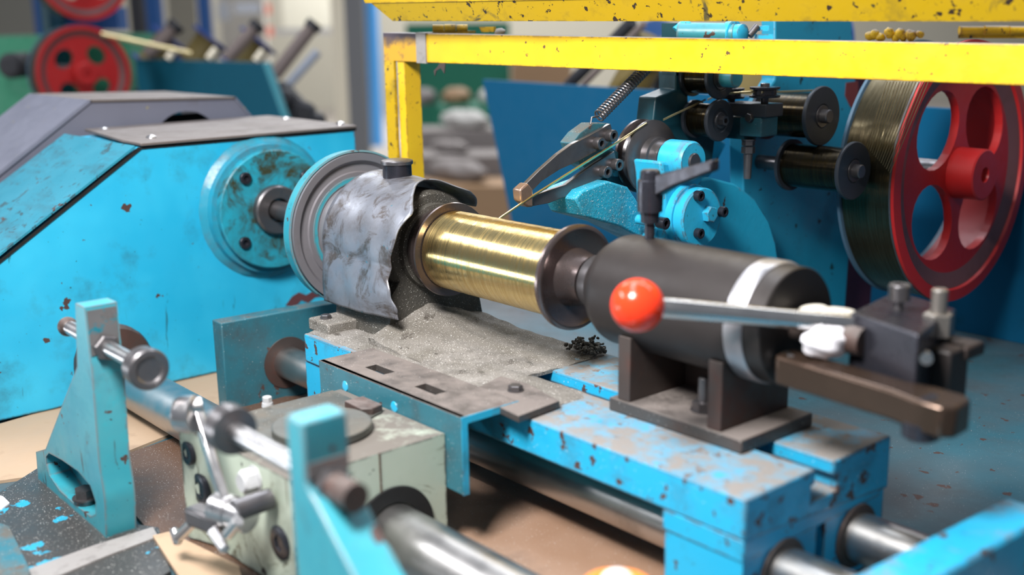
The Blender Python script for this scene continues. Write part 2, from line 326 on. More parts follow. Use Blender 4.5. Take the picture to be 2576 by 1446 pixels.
sheet('cardboard_sheet', [(385, 1355), (425, 1345), (600, 1430), (640, 1560), (520, 1560), (440, 1440)], TRAY + .5, .3, 'card', 'torn strip of cardboard lying below the green traverse drive', 'cardboard')
sheet('mounting_strip', [(-60, 1290), (95, 1190), (270, 1320), (400, 1340), (430, 1450), (200, 1600), (0, 1560)], TRAY, .5, 'tray_worn', 'dark worn steel plate with peeling blue paint under the rear stop bracket', 'steel plate')
sheet('paper_tape', [(70, 1435), (235, 1375), (385, 1328), (398, 1352), (270, 1400), (90, 1475)], TRAY + .5, .12, 'tape', 'grey strip of dirty tape in front of the rear stop bracket', 'tape')
sheet('paper_scrap', [(-20, 1245), (8, 1252), (24, 1268), (5, 1282), (-20, 1284)], TRAY + .5, .15, 'white', 'small white paper scrap at the left edge of the worn plate', 'paper')
sheet('cardboard_offcut', [(-20, 1330), (25, 1345), (75, 1450), (80, 1500), (-20, 1500)], TRAY + .5, .8, 'teal', 'teal painted steel edge bar at the lower left corner', 'steel bar').name = 'edge_bar'
# ================================================================ GEARBOX HOUSING
HX = -56.0
hs = thing('gearbox_housing', 'large bright blue gearbox housing with round bearing cap on its face', 'gearbox', (HX, -8, TRAY))
prof = [(13.6, 8.7), (-15.4, 8.7), (-31.8, -2), (-42, -8.6), (-42, TRAY + .35), (14.5, TRAY + .35), (14.2, -10)]
build('body', MB().prism([(HX, y, z) for y, z in prof], (-20, 0, 0)), 'cyan', hs, bevel=.25)
# top and side sheets
cp = build('cover_plate', MB().prism([(HX + .5, 13.6, 8.85), (HX + .55, -15.3, 8.85), (-60, -15.6, 8.95), (-78, -13.4, 9.05), (-78.5, 13.3, 9.05), (-70, 13.9, 8.95)], (0, 0, .35)), 'plate_grey', hs, bevel=.08)
for x, y in ((-60.4, -12.0), (-76.5, -11.5), (-71.5, 12.2), (-58.4, 12.9)):
    build('dome_screw', MB().lathe((x, y, 9.2), ZD, [(0, .62), (.18, .58), (.34, .40), (.42, .12)], 20), 'steel', cp)
a, b_ = Vector((0, -15.4, 8.9)), Vector((0, -42.2, -8.3))
build('side_sheet', MB().prism([(HX + .45, -15.9, 8.75), (HX + .45, -32.0, -1.65), (HX + .45, -42.3, -8.25), (-78, -42.3, -8.25), (-78, -15.9, 8.75)], (0, -.12, .22)), grunge('worn_cyan_sheet', (.022, .22, .31), dirt=(.03, .045, .05), damt=.6, dsc=10, scr=1.0, dots=.5, streak=(1, 3, 3), camt=.3, csc=50, rough=.4), hs)
build('seam_gap', MB().prism([(HX + .04, 13.7, 8.5), (HX + .04, -15.1, 8.5), (HX + .04, -41.8, -8.8), (HX + .04, -41.8, -8.5), (HX + .04, -15.5, 8.72), (HX + .04, 13.7, 8.84)], (.12, 0, 0)), 'void', hs)
# bearing boss on the spindle axis
def disc_screws(parent, c, R, angs, r=.62, h=.5, x=0):
    for a in angs: screw(parent, Vector((x, c[0] + R * math.cos(math.radians(a)), c[1] + R * math.sin(math.radians(a)))), XD, r, h)
build('weld_ring', MB().lathe((HX, .1, 0), XD, [(0, 8.9), (.3, 8.6), (.6, 8.1), (1.3, 7.9), (1.3, 5)], 72), grunge('weld_ring_paint', (.02, .26, .38), dirt=(.10, .085, .075), damt=.8, dsc=35, rough=.35, bump=.6, bsc=90), hs, disp=(.35, 1.2))
bc = build('bearing_cap', MB().lathe((HX + 1.3, .1, 0), XD, [(0, 7.3), (.9, 7.3), (1.05, 7.15), (1.05, 2.6), (.6, 2.5)], 72), grunge('greasy_cyan_paint', (.02, .29, .40), dirt=(.025, .045, .03), damt=1.0, dsc=24, stain=(.035, .04, .02), stamt=.9, stsc=16, rough=.3, camt=.3, csc=30, chip=(.05, .045, .03)), hs)
disc_screws(bc, (.1, 0), 5.7, (132, 40, 218, -42), r=.72, x=HX + 2.3)
build('seal_ring', MB().lathe((HX + 2.2, .1, 0), XD, [(-.6, 3.1), (.9, 3.0), (1.1, 2.8), (1.1, 1.5), (.3, 1.4)], 48), 'steel_dark', hs)
# boss for the traverse rail
RY, RZ, RR = -20.9, -17.05, 2.45
build('rail_boss', MB().lathe((HX, RY, RZ + 1.6), XD, [(0, 4.4), (1.2, 4.35), (1.6, 4.1), (1.6, 2.0)], 48), 'rust', hs, disp=(.2, 1))
build('rust_patch', MB().prism([P(x, y, X=HX + .01) for x, y in [(718, 768), (735, 745), (752, 735), (770, 742), (790, 730), (815, 725), (818, 745), (792, 748), (775, 762), (758, 755), (742, 770)]], (.05, 0, 0)), grunge('primer_patch', (.10, .035, .04), dirt=(.05, .02, .02), damt=.4, rough=.5), hs)
# ================================================================ HOOD BEHIND
hd = thing('sheet_hood', 'grey sheet-metal hood with arched cut-out behind the blue gearbox housing', 'hood', (-85, -5, TRAY))
HB = -80
fr = [P(x, y, X=HB) for x, y in [(225, 251), (590, 243), (655, 305)]]
hy = [(v.y, v.z) for v in fr]
out = [(fr[2].y + 6, TRAY), (fr[2].y + 1, fr[2].z - 2), (fr[1].y, fr[1].z), (fr[0].y, fr[0].z), (-46, fr[0].z + (-46 - fr[0].y) * (P(0, 432, X=HB).z - fr[0].z) / (P(0, 432, X=HB).y - fr[0].y)), (-46, TRAY)]
cc = P(472, 352, X=HB); arc = [(cc.y + 4.6 * math.cos(th), cc.z + 4.0 * math.sin(th)) for th in np.linspace(math.pi, 0, 17)]
face = out + [(arc[0][0], TRAY)] + arc + [(arc[-1][0], TRAY)]
build('front_panel', MB().prism([(HB, y, z) for y, z in face], (-.3, 0, 0)), 'hood', hd)
DX = -24
for nm, i, j in (('top_sheet', 2, 3), ('slope_sheet', 3, 4), ('slope_sheet', 1, 2)):
    (y0, z0), (y1, z1) = out[i], out[j]; n_ = Vector((0, -(z1 - z0), y1 - y0)).normalized() * -.3
    build(nm, MB().prism([(HB + .3, y0, z0), (HB + .3, y1, z1), (HB + DX, y1, z1), (HB + DX, y0, z0)], -n_), 'hood' if nm != 'top_sheet' else 'plate_grey', hd)
build('dark_hollow', MB().box((HB - 18, -12, TRAY), (HB - 17, 14, 9)), 'void', hd)  # added black slab, puts the darkness inside the hood into colour
# ================================================================ SPINDLE WHEEL, PEDESTAL, GUARD
sw = thing('flywheel', 'grey turned wheel with cyan rim on the spindle shaft beside the gearbox', 'wheel', (-36, 0, -8.6))
build('shaft', MB().cyl((HX + 2.9, 0, 0), (-31.2, 0, 0), 1.15), 'steel_dark', sw)
build('rim', MB().lathe((-36.6, 0, 0), XD, [(0, 8.1), (.25, 8.5), (1.7, 8.6), (1.75, 8.4), (0, 7.9)], 96), 'bracket', sw)
build('disc', MB().lathe((-36.4, 0, 0), XD, [(0, 2), (0, 8.25), (1.85, 8.3), (1.75, 7.5), (1.25, 7.1), (1.3, 6.3), (1.5, 6.2), (1.5, 5.0), (2.4, 4.8), (2.5, 2), (3.4, 1.8), (3.4, 1.1)], 96), grunge('turned_grey', (.26, .245, .265), dirt=(.16, .14, .13), damt=.35, dsc=20, rough=.38, metal=.45, bump=.02), sw)
build('paint_ring', MB().lathe((-34.85, 0, 0), XD, [(-.3, 5.75), (.05, 5.7), (.05, 5.2), (-.3, 5.1)], 96), 'bracket', sw)
pd = thing('bearing_pedestal', 'dust-caked bearing pedestal between spindle wheel and brass spool', 'bearing pedestal', (-26, 0, -9))
def pedring(R, x):
    pts = []
    for th in np.linspace(-35, 215, 26): pts.append((x, R * math.cos(math.radians(th)), R * math.sin(math.radians(th))))
    k = 1.0 if R > 4 else .6
    pts += [(x, -5.3, -4.2), (x, -6.0, -8.9), (x, 6.2, -8.9), (x, 5.3, -4.2)]
    return pts
build('housing', MB().loops([pedring(5.2, -31), pedring(5.6, -30.5), pedring(5.6, -21.6), pedring(5.2, -21)]), 'sand_dark', pd, disp=(.35, 1.5))
build('bearing_ring', MB().lathe((-21.2, 0, 0), XD, [(0, 4.4), (.9, 4.3), (1.0, 3.4), (.3, 3.2), (.3, 1)], 64), 'sand_dark', pd, disp=(.15, .8))
fb = build('foot', MB().box((-31, -9.2, -9), (-27, 9, -7.7)), 'sand', pd, bevel=.2)
hexbolt(fb, (-29.4, -8.0, -7.7), ZD, .55, .4)
oc = thing('oil_cup', 'round dark steel cap standing on top of the bent sheet guard', 'oil cup', (-27, 0, 5.6))
build('cup', MB().lathe((-27, 0, 5.0), ZD, [(0, 1.3), (.5, 1.35), (.55, 1.48), (1.0, 1.52), (2.6, 1.5), (2.7, 1.55)], 40), 'black', oc)
build('lid', MB().lathe((-27, 0, 7.7), ZD, [(0, 1.50), (.05, 1.66), (.35, 1.68), (.45, 1.6), (.55, 1.2)], 40), 'steel_dark', oc)
# dust slope below the spool
def blob(name, fn, nx, ny, x0, x1, y0, y1, mat, parent=None, thick=1.0, z0=-9.2):
    b = MB(); g = [[b.b.verts.new((x0 + (x1 - x0) * i / nx, y0 + (y1 - y0) * j / ny, fn(i / nx, j / ny))) for j in range(ny + 1)] for i in range(nx + 1)]
    for i in range(nx):
        for j in range(ny): b.face((g[i][j], g[i + 1][j], g[i + 1][j + 1], g[i][j + 1]))
    lo = [[b.b.verts.new((v.co.x, v.co.y, z0)) for v in r] for r in (g[0], g[-1])]
    e0 = g[0] + [r[-1] for r in g[1:-1]] + list(reversed(g[-1])) + [r[0] for r in reversed(g[1:-1])]
    low = [b.b.verts.new((v.co.x, v.co.y, z0)) for v in e0]
    for r in lo:
        for v in r: b.b.verts.remove(v)
    n = len(e0)
    for i in range(n): b.face((e0[i], low[i], low[(i + 1) % n], e0[(i + 1) % n]))
    b.face(low)
    return build(name, b, mat, parent)
def hn(x, y): return math.sin(x * 1.7 + y * .9) * .5 + math.sin(x * .6 - y * 2.3 + 1) * .5
o = blob('metal_dust_heap', lambda u, v: -9.0 + 3.2 * (1 - u) ** 2.2 * max(0, 1 - abs(v - .5) * 1.5) + .12 * hn(u * 20, v * 14) + .1, 40, 34, -21.2, -3, -8.2, 6.2, 'sand')
tag(o, 'grey metal dust heaped on the slide under the brass spool', 'metal dust', kind='stuff')
# bent sheet guard: arch over the pedestal
def oncyl(x, y, R, front=True):
    d = P(x, y, D=1) - Vector(CAMP); o_ = Vector(CAMP); A_ = d.y ** 2 + d.z ** 2; B_ = o_.y * d.y + o_.z * d.z; C_ = o_.y ** 2 + o_.z ** 2 - R * R
    t_ = (-B_ - math.sqrt(max(0, B_ * B_ - A_ * C_))) / A_; return o_ + d * t_
gb = MB(); NS, NT_ = 72, 24; rows = []
GR = 6.5
def gpos(s_):
    if s_ < .66: th = math.radians(30 + (188 - 30) * s_ / .66); return GR * math.cos(th), GR * math.sin(th)
    k = (s_ - .66) / .34; return -GR + .1 - .5 * math.sin(k * 2.6), -.9 - 5.4 * k
# free edge of the sheet: (place along the arch, X)
edge = [(0, -21.2), (.06, -20.0), (.11, -19.3), (.15, -19.5), (.22, -20.4), (.28, -21.0), (.33, -20.6), (.37, -19.8), (.41, -18.6), (.45, -17.6), (.49, -17.7), (.56, -18.2), (.63, -19.0), (.69, -19.4), (.75, -19.3), (.84, -18.8), (.93, -18.3), (1, -18.3)]
for i in range(NS + 1):
    s_ = i / NS; y, z = gpos(s_)
    xe = np.interp(s_, [e[0] for e in edge], [e[1] for e in edge]) + .1 * math.sin(s_ * 57)
    x0 = -31.2 + .35 * math.sin(s_ * 7) - (.0 if s_ < .8 else 1.0 * (s_ - .8) / .2)
    row = []
    for j in range(NT_ + 1):
        t_ = j / NT_; x = x0 + (xe - x0) * t_
        lift = .16 * math.sin(x * .43 + s_ * 5 + 1) + .05 * math.sin(x * 1.3 - s_ * 11)
        if t_ > .7: lift += .5 * ((t_ - .7) / .3) ** 1.5 * (math.sin(s_ * 24 + 1) * (.5 if s_ < .5 else .22))
        nrm = Vector((0, y, max(z, -1))).normalized(); row.append(Vector((x, y, z + (.25 * (x + 25) / 7 if s_ > .95 else 0))) + nrm * lift)
    rows.append(row)
V = [[gb.b.verts.new(p) for p in r] for r in rows]
for i in range(NS):
    for j in range(NT_): gb.face((V[i][j], V[i + 1][j], V[i + 1][j + 1], V[i][j + 1]))
o = build('sheet_guard', gb, 'sheet'); md = o.modifiers.new('so', 'SOLIDIFY'); md.thickness = .0012; md.offset = 1
tag(o, 'torn bent grey sheet-metal guard arched over the bearing pedestal', 'sheet guard')
# ================================================================ BRASS SPOOL
sp = thing('wire_spool', 'spool wound full of shiny brass wire between bearing and tailstock', 'wire spool', (-9, 0, -4.7))
def fl(x, d): return MB().lathe((x, 0, 0), (d, 0, 0), [(-.9, 2.2), (-.5, 4.2), (-.3, 4.55), (-.12, 4.68), (.05, 4.62), (.0, 4.3), (-.05, 1.2)], 96)
build('flange', fl(-17.9, 1), 'flange', sp); build('flange', MB().lathe((-.4, 0, 0), XD, [(-.25, 1), (-.25, 4.5), (-.1, 4.68), (.2, 4.68), (.35, 4.5), (.38, 4.3), (.15, 3.9), (-.0, 2.6), (1.2, 2.3), (2.2, 2.2), (2.2, 1)], 96), 'flange', sp)
wpr = [(0, 3.3)]
random.seed(3)
for i in range(120): wpr.append((i * 17.0 / 119 + .02, 3.88 + .008 * math.sin(i * .5) + random.uniform(-.006, .006)))
wpr.append((17.1, 3.3))
build('wire_winding', MB().lathe((-17.8, 0, 0), XD, wpr, 128), 'brass', sp)
build('rear_collar', MB().lathe((-20.4, 0, 0), XD, [(0, 3.3), (.2, 3.9), (1.2, 4.2), (1.3, 3.8), (1.8, 3.8), (1.9, 2.2)], 72), 'flange', sp)
# ================================================================ SLIDE BED + RAILS
BZ = -9.0
bd = thing('slide_bed', 'long dusty blue steel slide bed carrying spool pedestal and tailstock', 'slide bed', (0, -2, -19))
fr_y, bk_y = -10.4, 7.0
pf = [(fr_y, -12.0), (fr_y, BZ), (-2.6, BZ), (-2.6, -10.2), (-3.0, -10.2), (-3.0, -11.4), (.2, -11.4), (.2, -10.2), (-.4, -10.2), (-.4, BZ), (bk_y, BZ), (bk_y, -13.2)]
build('slab', MB().prism([(-30.0, y, z) for y, z in pf], (56.6, 0, 0)), 'cyan_dusty', bd, bevel=.18)
bores = []
for x0, x1, nm in ((-30.2, -25.5, 0), (19.5, 26.4, 1)):
    blk = build('bearing_block', MB().box((x0, fr_y + .15, -19), (x1, -1.9, -12.05)), 'cyan_chip', bd); bores.append((blk, 0))
    blk = build('bearing_block', MB().box((x0, -.9, -19), (x1, bk_y - .3, -13.2)), 'cyan_chip', bd); bores.append((blk, 1))
build('spacer_strip', MB().box((19.3, fr_y + .05, -13.6), (26.5, bk_y - 1, -12.0)), 'cyan_chip', bd, bevel=.12)
RL = [(-5.9, -15.7), (3.1, -15.9)]
for i, (y, z) in enumerate(RL):
    o = build('guide_rail', MB().cyl((-43, y, z), (44, y, z), 1.85, n=48), 'rail')
    tag(o, ['polished round guide rail nearer the camera under the slide bed', 'polished round guide rail on the far side under the slide bed'][i], 'guide rail', 'guide rails under the slide')
    for x in (26.4,): build('wiper_ring', MB().lathe((x, y, z), XD, [(0, 2.5), (.25, 2.45), (.3, 1.9), (-.1, 1.87)], 48, ring=True), 'rust', bd)
for blk, k in bores: bool_cut(blk, MB().cyl((-60, RL[k][0], RL[k][1]), (60, RL[k][0], RL[k][1]), 1.9, n=48))
ep = thing('rail_end_plate', 'dark grey-blue end plate holding the guide rails beside the gearbox', 'end plate', (-43, -2, TRAY))
q = [P(556, 818, X=-42), P(830, 768, X=-42), P(565, 985, X=-42)]
y0 = q[0].y
build('plate', MB().prism([(-42, y0, TRAY), (-42, y0, -9.6), (-42, 8, -9.9), (-42, 8, TRAY)], (-2.2, 0, 0)), 'teal', ep, bevel=.15)
for y, z in RL: build('clamp_ring', MB().lathe((-42, y, z), XD, [(0, 3.0), (.12, 3.0), (.13, 2.3), (.14, 1.7)], 48), 'rust', ep)
eb = thing('rail_end_bracket', 'blue painted end bracket in the lower right corner holding the rails', 'end bracket', (42, -4, TRAY))
EX = 36.0
a1, a2 = P(2130, 1450, X=EX), P(2530, 1250, X=EX)
zt = (a1.z + a2.z) / 2
build('plate', MB().prism([(EX, -16, TRAY), (EX, -16, P(2130, 1450, X=EX).z), (EX, a2.y, a2.z), (EX, a2.y + .6, a2.z - .6), (EX, a2.y + .6, TRAY)], (3.4, 0, 0)), 'cyan_chip', eb, bevel=.3)
# sand caking on the bed in front
o = blob('dust_layer', lambda u, v: BZ + .28 * min(1, 6 * v * (1 - v) * 1.2) * min(1, 5 * (1 - u)) + .05 * hn(u * 50, v * 9), 60, 16, -29.8, 4.5, -9.9, -2.7, 'sand', z0=-9.05)
tag(o, 'layer of fine grey metal dust covering the near half of the slide bed', 'metal dust', kind='stuff')
# clump of swarf
bl = MB(); cpt = P(1478, 880, Z=-8.6)
for k in range(150):
    c_ = cpt + Vector((random.gauss(0, 1.0), random.gauss(0, .7), abs(random.gauss(0, .6)) * math.exp(-abs(random.gauss(0, .5))))); bl.ball(c_, random.uniform(.10, .24), 7, 5)
o = build('swarf_clump', bl, 'sand_dark', disp=(.2, .3)); tag(o, 'dark tuft of matted metal swarf at the back edge of the slide', 'swarf', kind='stuff')
# ================================================================ SLOTTED COVER, BOLT PLATE
cv = thing('slotted_cover', 'worn angle plate with two oblong slots beside the slide bed', 'angle plate', (-8, -13, -14))
z1 = -8.25; F, Bk, L, Rr = -15.5, -9.6, -18.4, 2.9
def slotplate():
    m_ = MB(); b = m_.b; xs = [L, -13.6, -10.6, -6.0, -3.0, Rr]; sy0, sy1 = -13.6, -12.4
    m_.box((L, F, z1 - .6), (xs[1], Bk, z1)); m_.box((xs[2], F, z1 - .6), (xs[3], Bk, z1)); m_.box((xs[4], F, z1 - .6), (Rr, Bk, z1))
    for a_, c_ in ((xs[1], xs[2]), (xs[3], xs[4])):
        m_.box((a_, F, z1 - .6), (c_, sy0, z1)); m_.box((a_, sy1, z1 - .6), (c_, Bk, z1))
    return m_
build('top_flange', slotplate(), 'rust_plate', cv)
build('side_flange', MB().box((L, F - .02, -14.8), (Rr, F + .6, z1)), 'teal', cv, bevel=.1)
build('end_edge', MB().prism([(Rr, F, z1), (Rr, Bk, z1), (Rr, Bk, z1 - .6), (Rr, F + .6, z1 - .6), (Rr, F + .6, -14.8), (Rr, F, -14.8)], (.06, 0, 0)), 'cyan', cv)
for x in (-14.0, -6.3): build('rivet_head', MB().lathe((x, F, -9.7), (0, -1, 0), [(0, .5), (.08, .45), (.1, .2)], 20), 'cyan', cv)
bp = thing('clamp_plate', 'small dusty steel clamp plate with a hex bolt on the slide bed', 'clamp plate', (1, -8, BZ))
q = [P(x, y, Z=-8.3) for x, y in [(1180, 985), (1247, 1019), (1305, 1046), (1408, 1008), (1330, 965), (1260, 945)]]
build('plate', MB().prism([Vector((v.x, v.y, -8.9)) for v in q], (0, 0, .6)), 'rust_plate', bp, bevel=.06)
c_ = P(1297, 982, Z=-8.3); hexbolt(bp, (c_.x, c_.y, -8.3), ZD, .62, .5)
# ================================================================ TAILSTOCK
ts = thing('tailstock', 'heavy dark steel tailstock cylinder on a welded cradle', 'tailstock', (15, 0, BZ))
build('barrel', MB().lathe((4.4, 0, 0), XD, [(-1.6, 2.2), (-.6, 3.0), (.4, 4.0), (1.3, 4.5), (1.7, 4.6), (15.2, 4.62), (15.25, 4.55)], 96), 'cast', ts)
build('nose', MB().lathe((1.9, 0, 0), XD, [(0, 1.8), (.3, 2.35), (1.3, 2.5), (1.35, 1.5)], 64), 'steel_dark', ts)
build('bright_band', MB().lathe((19.6, 0, 0), XD, [(0, 4.55), (.05, 4.6), (1.35, 4.6), (1.6, 4.45), (1.6, 3)], 96), grunge('bare_steel_band', (.42, .41, .43), damt=.2, rough=.36, metal=.85), ts)
build('end_barrel', MB().lathe((21.0, 0, 0), XD, [(0, 4.4), (1.6, 4.38), (1.7, 4.3), (1.7, 1.5)], 96), 'cast_face', ts)
build('base_plate', MB().box((8.0, -4.3, BZ), (21.4, 4.4, BZ + 1.1)), 'rust_plate', ts, bevel=.12)
for x in (8.8, 18.0):
    arcp = [(4.55 * math.sin(th), -4.55 * math.cos(th)) for th in np.linspace(math.radians(-62), math.radians(62), 15)]
    pts = [(x, -4.1, BZ + 1.1)] + [(x, -4.05, -2.6)] + [(x, y, z) for y, z in arcp if abs(y) < 3.95] + [(x, 4.1, -2.6), (x, 4.1, BZ + 1.1)]
    build('cradle_plate', MB().prism(pts, (1.3, 0, 0)), 'rust', ts, bevel=.06)
build('cradle_web', MB().box((10.1, 2.6, BZ + 1.1), (18.0, 3.6, -3.2)), 'rust', ts)
hexbolt(ts, (15.3, -1.2, BZ + 1.1), ZD, .95, .8, 'steel_dark', 'anchor_bolt', 1.9, .5)
hx = 8.3
cl = build('clamp_handle', MB().lathe((hx, 0, 4.4), ZD, [(0, .42), (1.5, .42), (1.5, .72), (2.4, .78), (2.4, 1.0), (3.6, 1.06), (4.9, 1.02), (5.0, .85), (5.6, .8), (5.75, .65)], 32), 'black', ts)
ha = P(1660, 462, Y=0); hb = P(1800, 415, X=ha.x + 5.8)
b = MB(); d_ = (hb - ha).normalized(); u_ = Vector((0, 0, 1)); sdv = d_.cross(u_).normalized()
b.loops([[ha + sdv * .62 + u_ * .75, ha + sdv * .62 - u_ * .95, ha - sdv * .62 - u_ * .95, ha - sdv * .62 + u_ * .75],
         [ha.lerp(hb, .3) + sdv * .5 + u_ * .62, ha.lerp(hb, .3) + sdv * .5 - u_ * .62, ha.lerp(hb, .3) - sdv * .5 - u_ * .62, ha.lerp(hb, .3) - sdv * .5 + u_ * .62],
         [hb + sdv * .48 + u_ * .42, hb + sdv * .48 - u_ * .42, hb - sdv * .48 - u_ * .42, hb - sdv * .48 + u_ * .42]])
build('arm', b, 'black', cl, bevel=.14)
# ================================================================ BALL LEVER ON THE TAILSTOCK END
lv = thing('ball_lever', 'orange-red ball knob on a chrome lever set in a black clamp block', 'lever', (30, 0, -4))
kb = P(1604, 768, D=77); ke = P(2150, 817, D=78)
d_ = (ke - kb).normalized()
build('ball_knob', MB().ball(kb, 1.86, 48, 32), 'ball', lv)
build('rod', MB().cyl(kb + d_ * 1.6, ke + d_ * 2.0, .70, n=32), 'chrome', lv)
BX0 = 28.6
c1 = P(2142, 775, D=75.5); 
# block corners seen in the photo: left-front, right-front, right-back
D1, D2, D3 = 77.5, 72.5, 76.5
tA, tB, tC = P(2140, 785, D=D1), P(2312, 842, D=D2), P(2352, 815, D=D3)
tD = tA + (tC - tB)
h_ = Vector((0, 0, -6.2))
build('block', MB().loops([[tA + h_, tB + h_, tC + (tC - tB) * 1.6 + h_, tA + (tC - tB) * 2.6 + h_], [tA, tB, tC + (tC - tB) * 1.6, tA + (tC - tB) * 2.6]]), 'black', lv, bevel=.18)
e1 = (tB - tA); e2 = (tC - tB) * 2.6
bs1 = tA + e1 * .42 + e2 * .45
hb1 = build('clamp_screw', MB().lathe(bs1 - ZD * .5, ZD, [(0, .35), (1.2, .35), (1.25, .75), (2.3, .78), (2.4, .7), (2.4, .4, 'h'), (1.8, .35, 'h')], 24), 'steel_dark', lv)
bs2 = P(2360, 800, D=78.5)
build('stud_nut', MB().lathe(bs2 - ZD * 1.2, ZD, [(0, 1.05, 'h'), (1.5, 1.05, 'h'), (1.6, .9, 'h'), (1.6, .55), (3.2, .55), (3.3, .45)], 24), grunge('oily_nut', (.32, .29, .26), dirt=(.15, .1, .04), damt=.5, rough=.35, metal=.8), lv)
build('cross_pin', MB().cyl(P(2330, 903, D=73), P(2330, 903, D=73) + Vector((-.3, .5, 0)), .42), 'steel', lv)
yk = P(2330, 930, D=75)
build('yoke', MB().box((yk.x - 2.2, yk.y + 2.0, yk.z - 3.0), (yk.x + .6, yk.y + 4.6, yk.z + .9)), 'cast', lv, bevel=.2)
build('yoke', MB().box((yk.x - 1.8, yk.y + 3.8, yk.z - .1), (yk.x + .8, yk.y + 6.4, yk.z + .9)), 'cast', lv, bevel=.2)
lb = thing('link_bar', 'oily brown link bar running below the black clamp block', 'link bar', (27, -2, -7))
la, lbp = P(1975, 905, D=79), P(2400, 1030, D=70.5)
b = MB(); dd = (lbp - la).normalized(); sd_ = dd.cross(ZD).normalized()
rg = []
for t_, w_ in ((-.02, .8), (.0, 1.2), (.7, 1.25), (.85, 1.7), (1.0, 1.7), (1.05, 1.0)):
    p = la.lerp(lbp, t_); rg.append([p + sd_ * w_ + ZD * .55, p + sd_ * w_ - ZD * 1.5, p - sd_ * w_ - ZD * 1.5, p - sd_ * w_ + ZD * .55])
build('bar', b.loops(rg), grunge('oily_brown_steel', (.085, .055, .04), dirt=(.05, .028, .015), damt=.5, dsc=25, rough=.22, metal=.7), lb, bevel=.2)
pn = P(2320, 1040, D=71.5)
build('pin', MB().lathe(pn + ZD * 1.2, (0, 0, -1), [(0, .9), (1.6, .95), (1.7, 1.25), (2.7, 1.2), (2.9, .9)], 32), 'black', lb)
pk = P(1985, 918, D=78.6)
build('pivot_bolt', MB().lathe(pk, -FW, [(-.8, .8), (.3, .8), (.5, .6), (.6, .2)], 24), 'steel', lb)
# spindle and rag
o = build('spindle_rod', MB().lathe((22.6, 0, 0), XD, [(0, 1.0), (5.6, 1.0)], 32), 'rust'); tag(o, 'short rusty spindle between tailstock end and black clamp block', 'spindle')
rb = MB(); rc = P(2078, 860, D=77.5)
def rf(i, j): return 1 + .16 * math.sin(i * .6732 + j * .6) * math.sin(j * .5) + .10 * math.sin(i * .4488 * 2 + 1)
rb.ball((0, 0, 0), 1.5, 28, 18, rf)
for v in rb.b.verts: v.co = rc + RT * (v.co.x * 1.1) + FW * v.co.y * .7 + ZD * v.co.z * .72
o = build('cleaning_rag', rb, 'white'); tag(o, 'crumpled white rag wrapped on the spindle next to the black block', 'rag')
rb = MB(); rc = P(2075, 786, D=79.5); rb.ball((0, 0, 0), 1.5, 24, 12, rf)
for v in rb.b.verts: v.co = rc + RT * (v.co.x * 1.35) + FW * v.co.y * .5 + ZD * (v.co.z * .3 - v.co.x * .1)
o = build('cleaning_rag', rb, grunge('cream_cloth', (.62, .58, .5), damt=.3, rough=.8)); tag(o, 'cream rag edge lying behind the chrome lever rod', 'rag')
# ================================================================ TRAVERSE RAIL AND GREEN DRIVE
o = build('traverse_rail', MB().cyl((HX + 1.5, RY, RZ), (58, RY, RZ), RR, n=64), 'rail_dark'); tag(o, 'thick dark polished rail through the pale green traverse drive', 'traverse rail')
tv = thing('traverse_drive', 'pale green rolling-ring traverse drive block on the thick rail', 'traverse drive', (-7, -22, TRAY))
TZ = -10.1
hsg = build('housing', MB().prism([(-14.6, -31.0, TRAY + .5), (-11.5, -30.0, TRAY + .5), (.8, -29.5, TRAY + .5), (.8, -15.6, TRAY + .5), (-14.6, -15.6, TRAY + .5)], (0, 0, TZ - TRAY - .5)), 'green', tv); bool_cut(hsg, MB().cyl((-40, RY, RZ), (30, RY, RZ), 2.55, n=48))
build('top_plate', MB().prism([(-14.4, -30.8, TZ), (-11.4, -29.9, TZ), (-6.5, -29.6, TZ), (-3.8, -24, TZ), (-6.6, -16.6, TZ), (-14.4, -16.6, TZ)], (0, 0, .18)), 'green_grime', tv)
build('rotary_disc', MB().lathe((-6.2, -22.6, TZ + .15), ZD, [(0, 4.0), (.55, 4.0), (.62, 3.9), (.62, 0.5)], 72), 'green_grime', tv)
lg = P(925, 1020, Z=TZ + .6)
build('index_lug', MB().prism([Vector((lg.x + dx, lg.y + dy, TZ)) for dx, dy in ((-2.1, -1.0), (.6, -1.1), (1.2, -.3), (.9, .9), (-2.1, .9))], (0, 0, .75)), 'rust', tv, bevel=.1)
for x in (.85,): build('bore_ring', MB().lathe((x, RY, RZ), XD, [(-.1, 3.9), (.12, 3.85), (.12, 2.6), (-.1, 2.56)], 64, ring=True), 'void', tv)
build('parting_line', MB().prism([(.8, -21.9, TZ - 4.2), (.8, -21.75, TZ - 4.2), (.8, -21.75, TZ + .02), (.8, -21.9, TZ + .02)], (.04, 0, 0)), 'card_dark', tv)
fy = lambda x: -31.0 + (x + 14.6) / 3.1 if x < -11.5 else -30 + (x + 11.5) * (.5 / 12.3)
for pxy, r in (((483, 1137), 1.0), ((505, 1230), 1.35), ((699, 1367), 1.35)):
    q = P(*pxy, Y=-30.4 if pxy[0] < 520 else -29.8); build('socket_screw', MB().lathe((q.x, fy(q.x), q.z), (0, -1, 0), [(-.2, r), (.12, r), (.2, r * .9), (.2, r * .5, 'h'), (.06, r * .45, 'h')], 28), 'black', tv)
q = P(632, 1207, Y=-30); build('white_bolt', MB().lathe((q.x, fy(q.x), q.z), (0, -1, 0), [(-.2, 1.1), (.1, 1.1), (.1, .95, 'h'), (1.0, .95, 'h'), (1.2, .7)], 24), 'white_paint', tv, disp=(.15, .5))
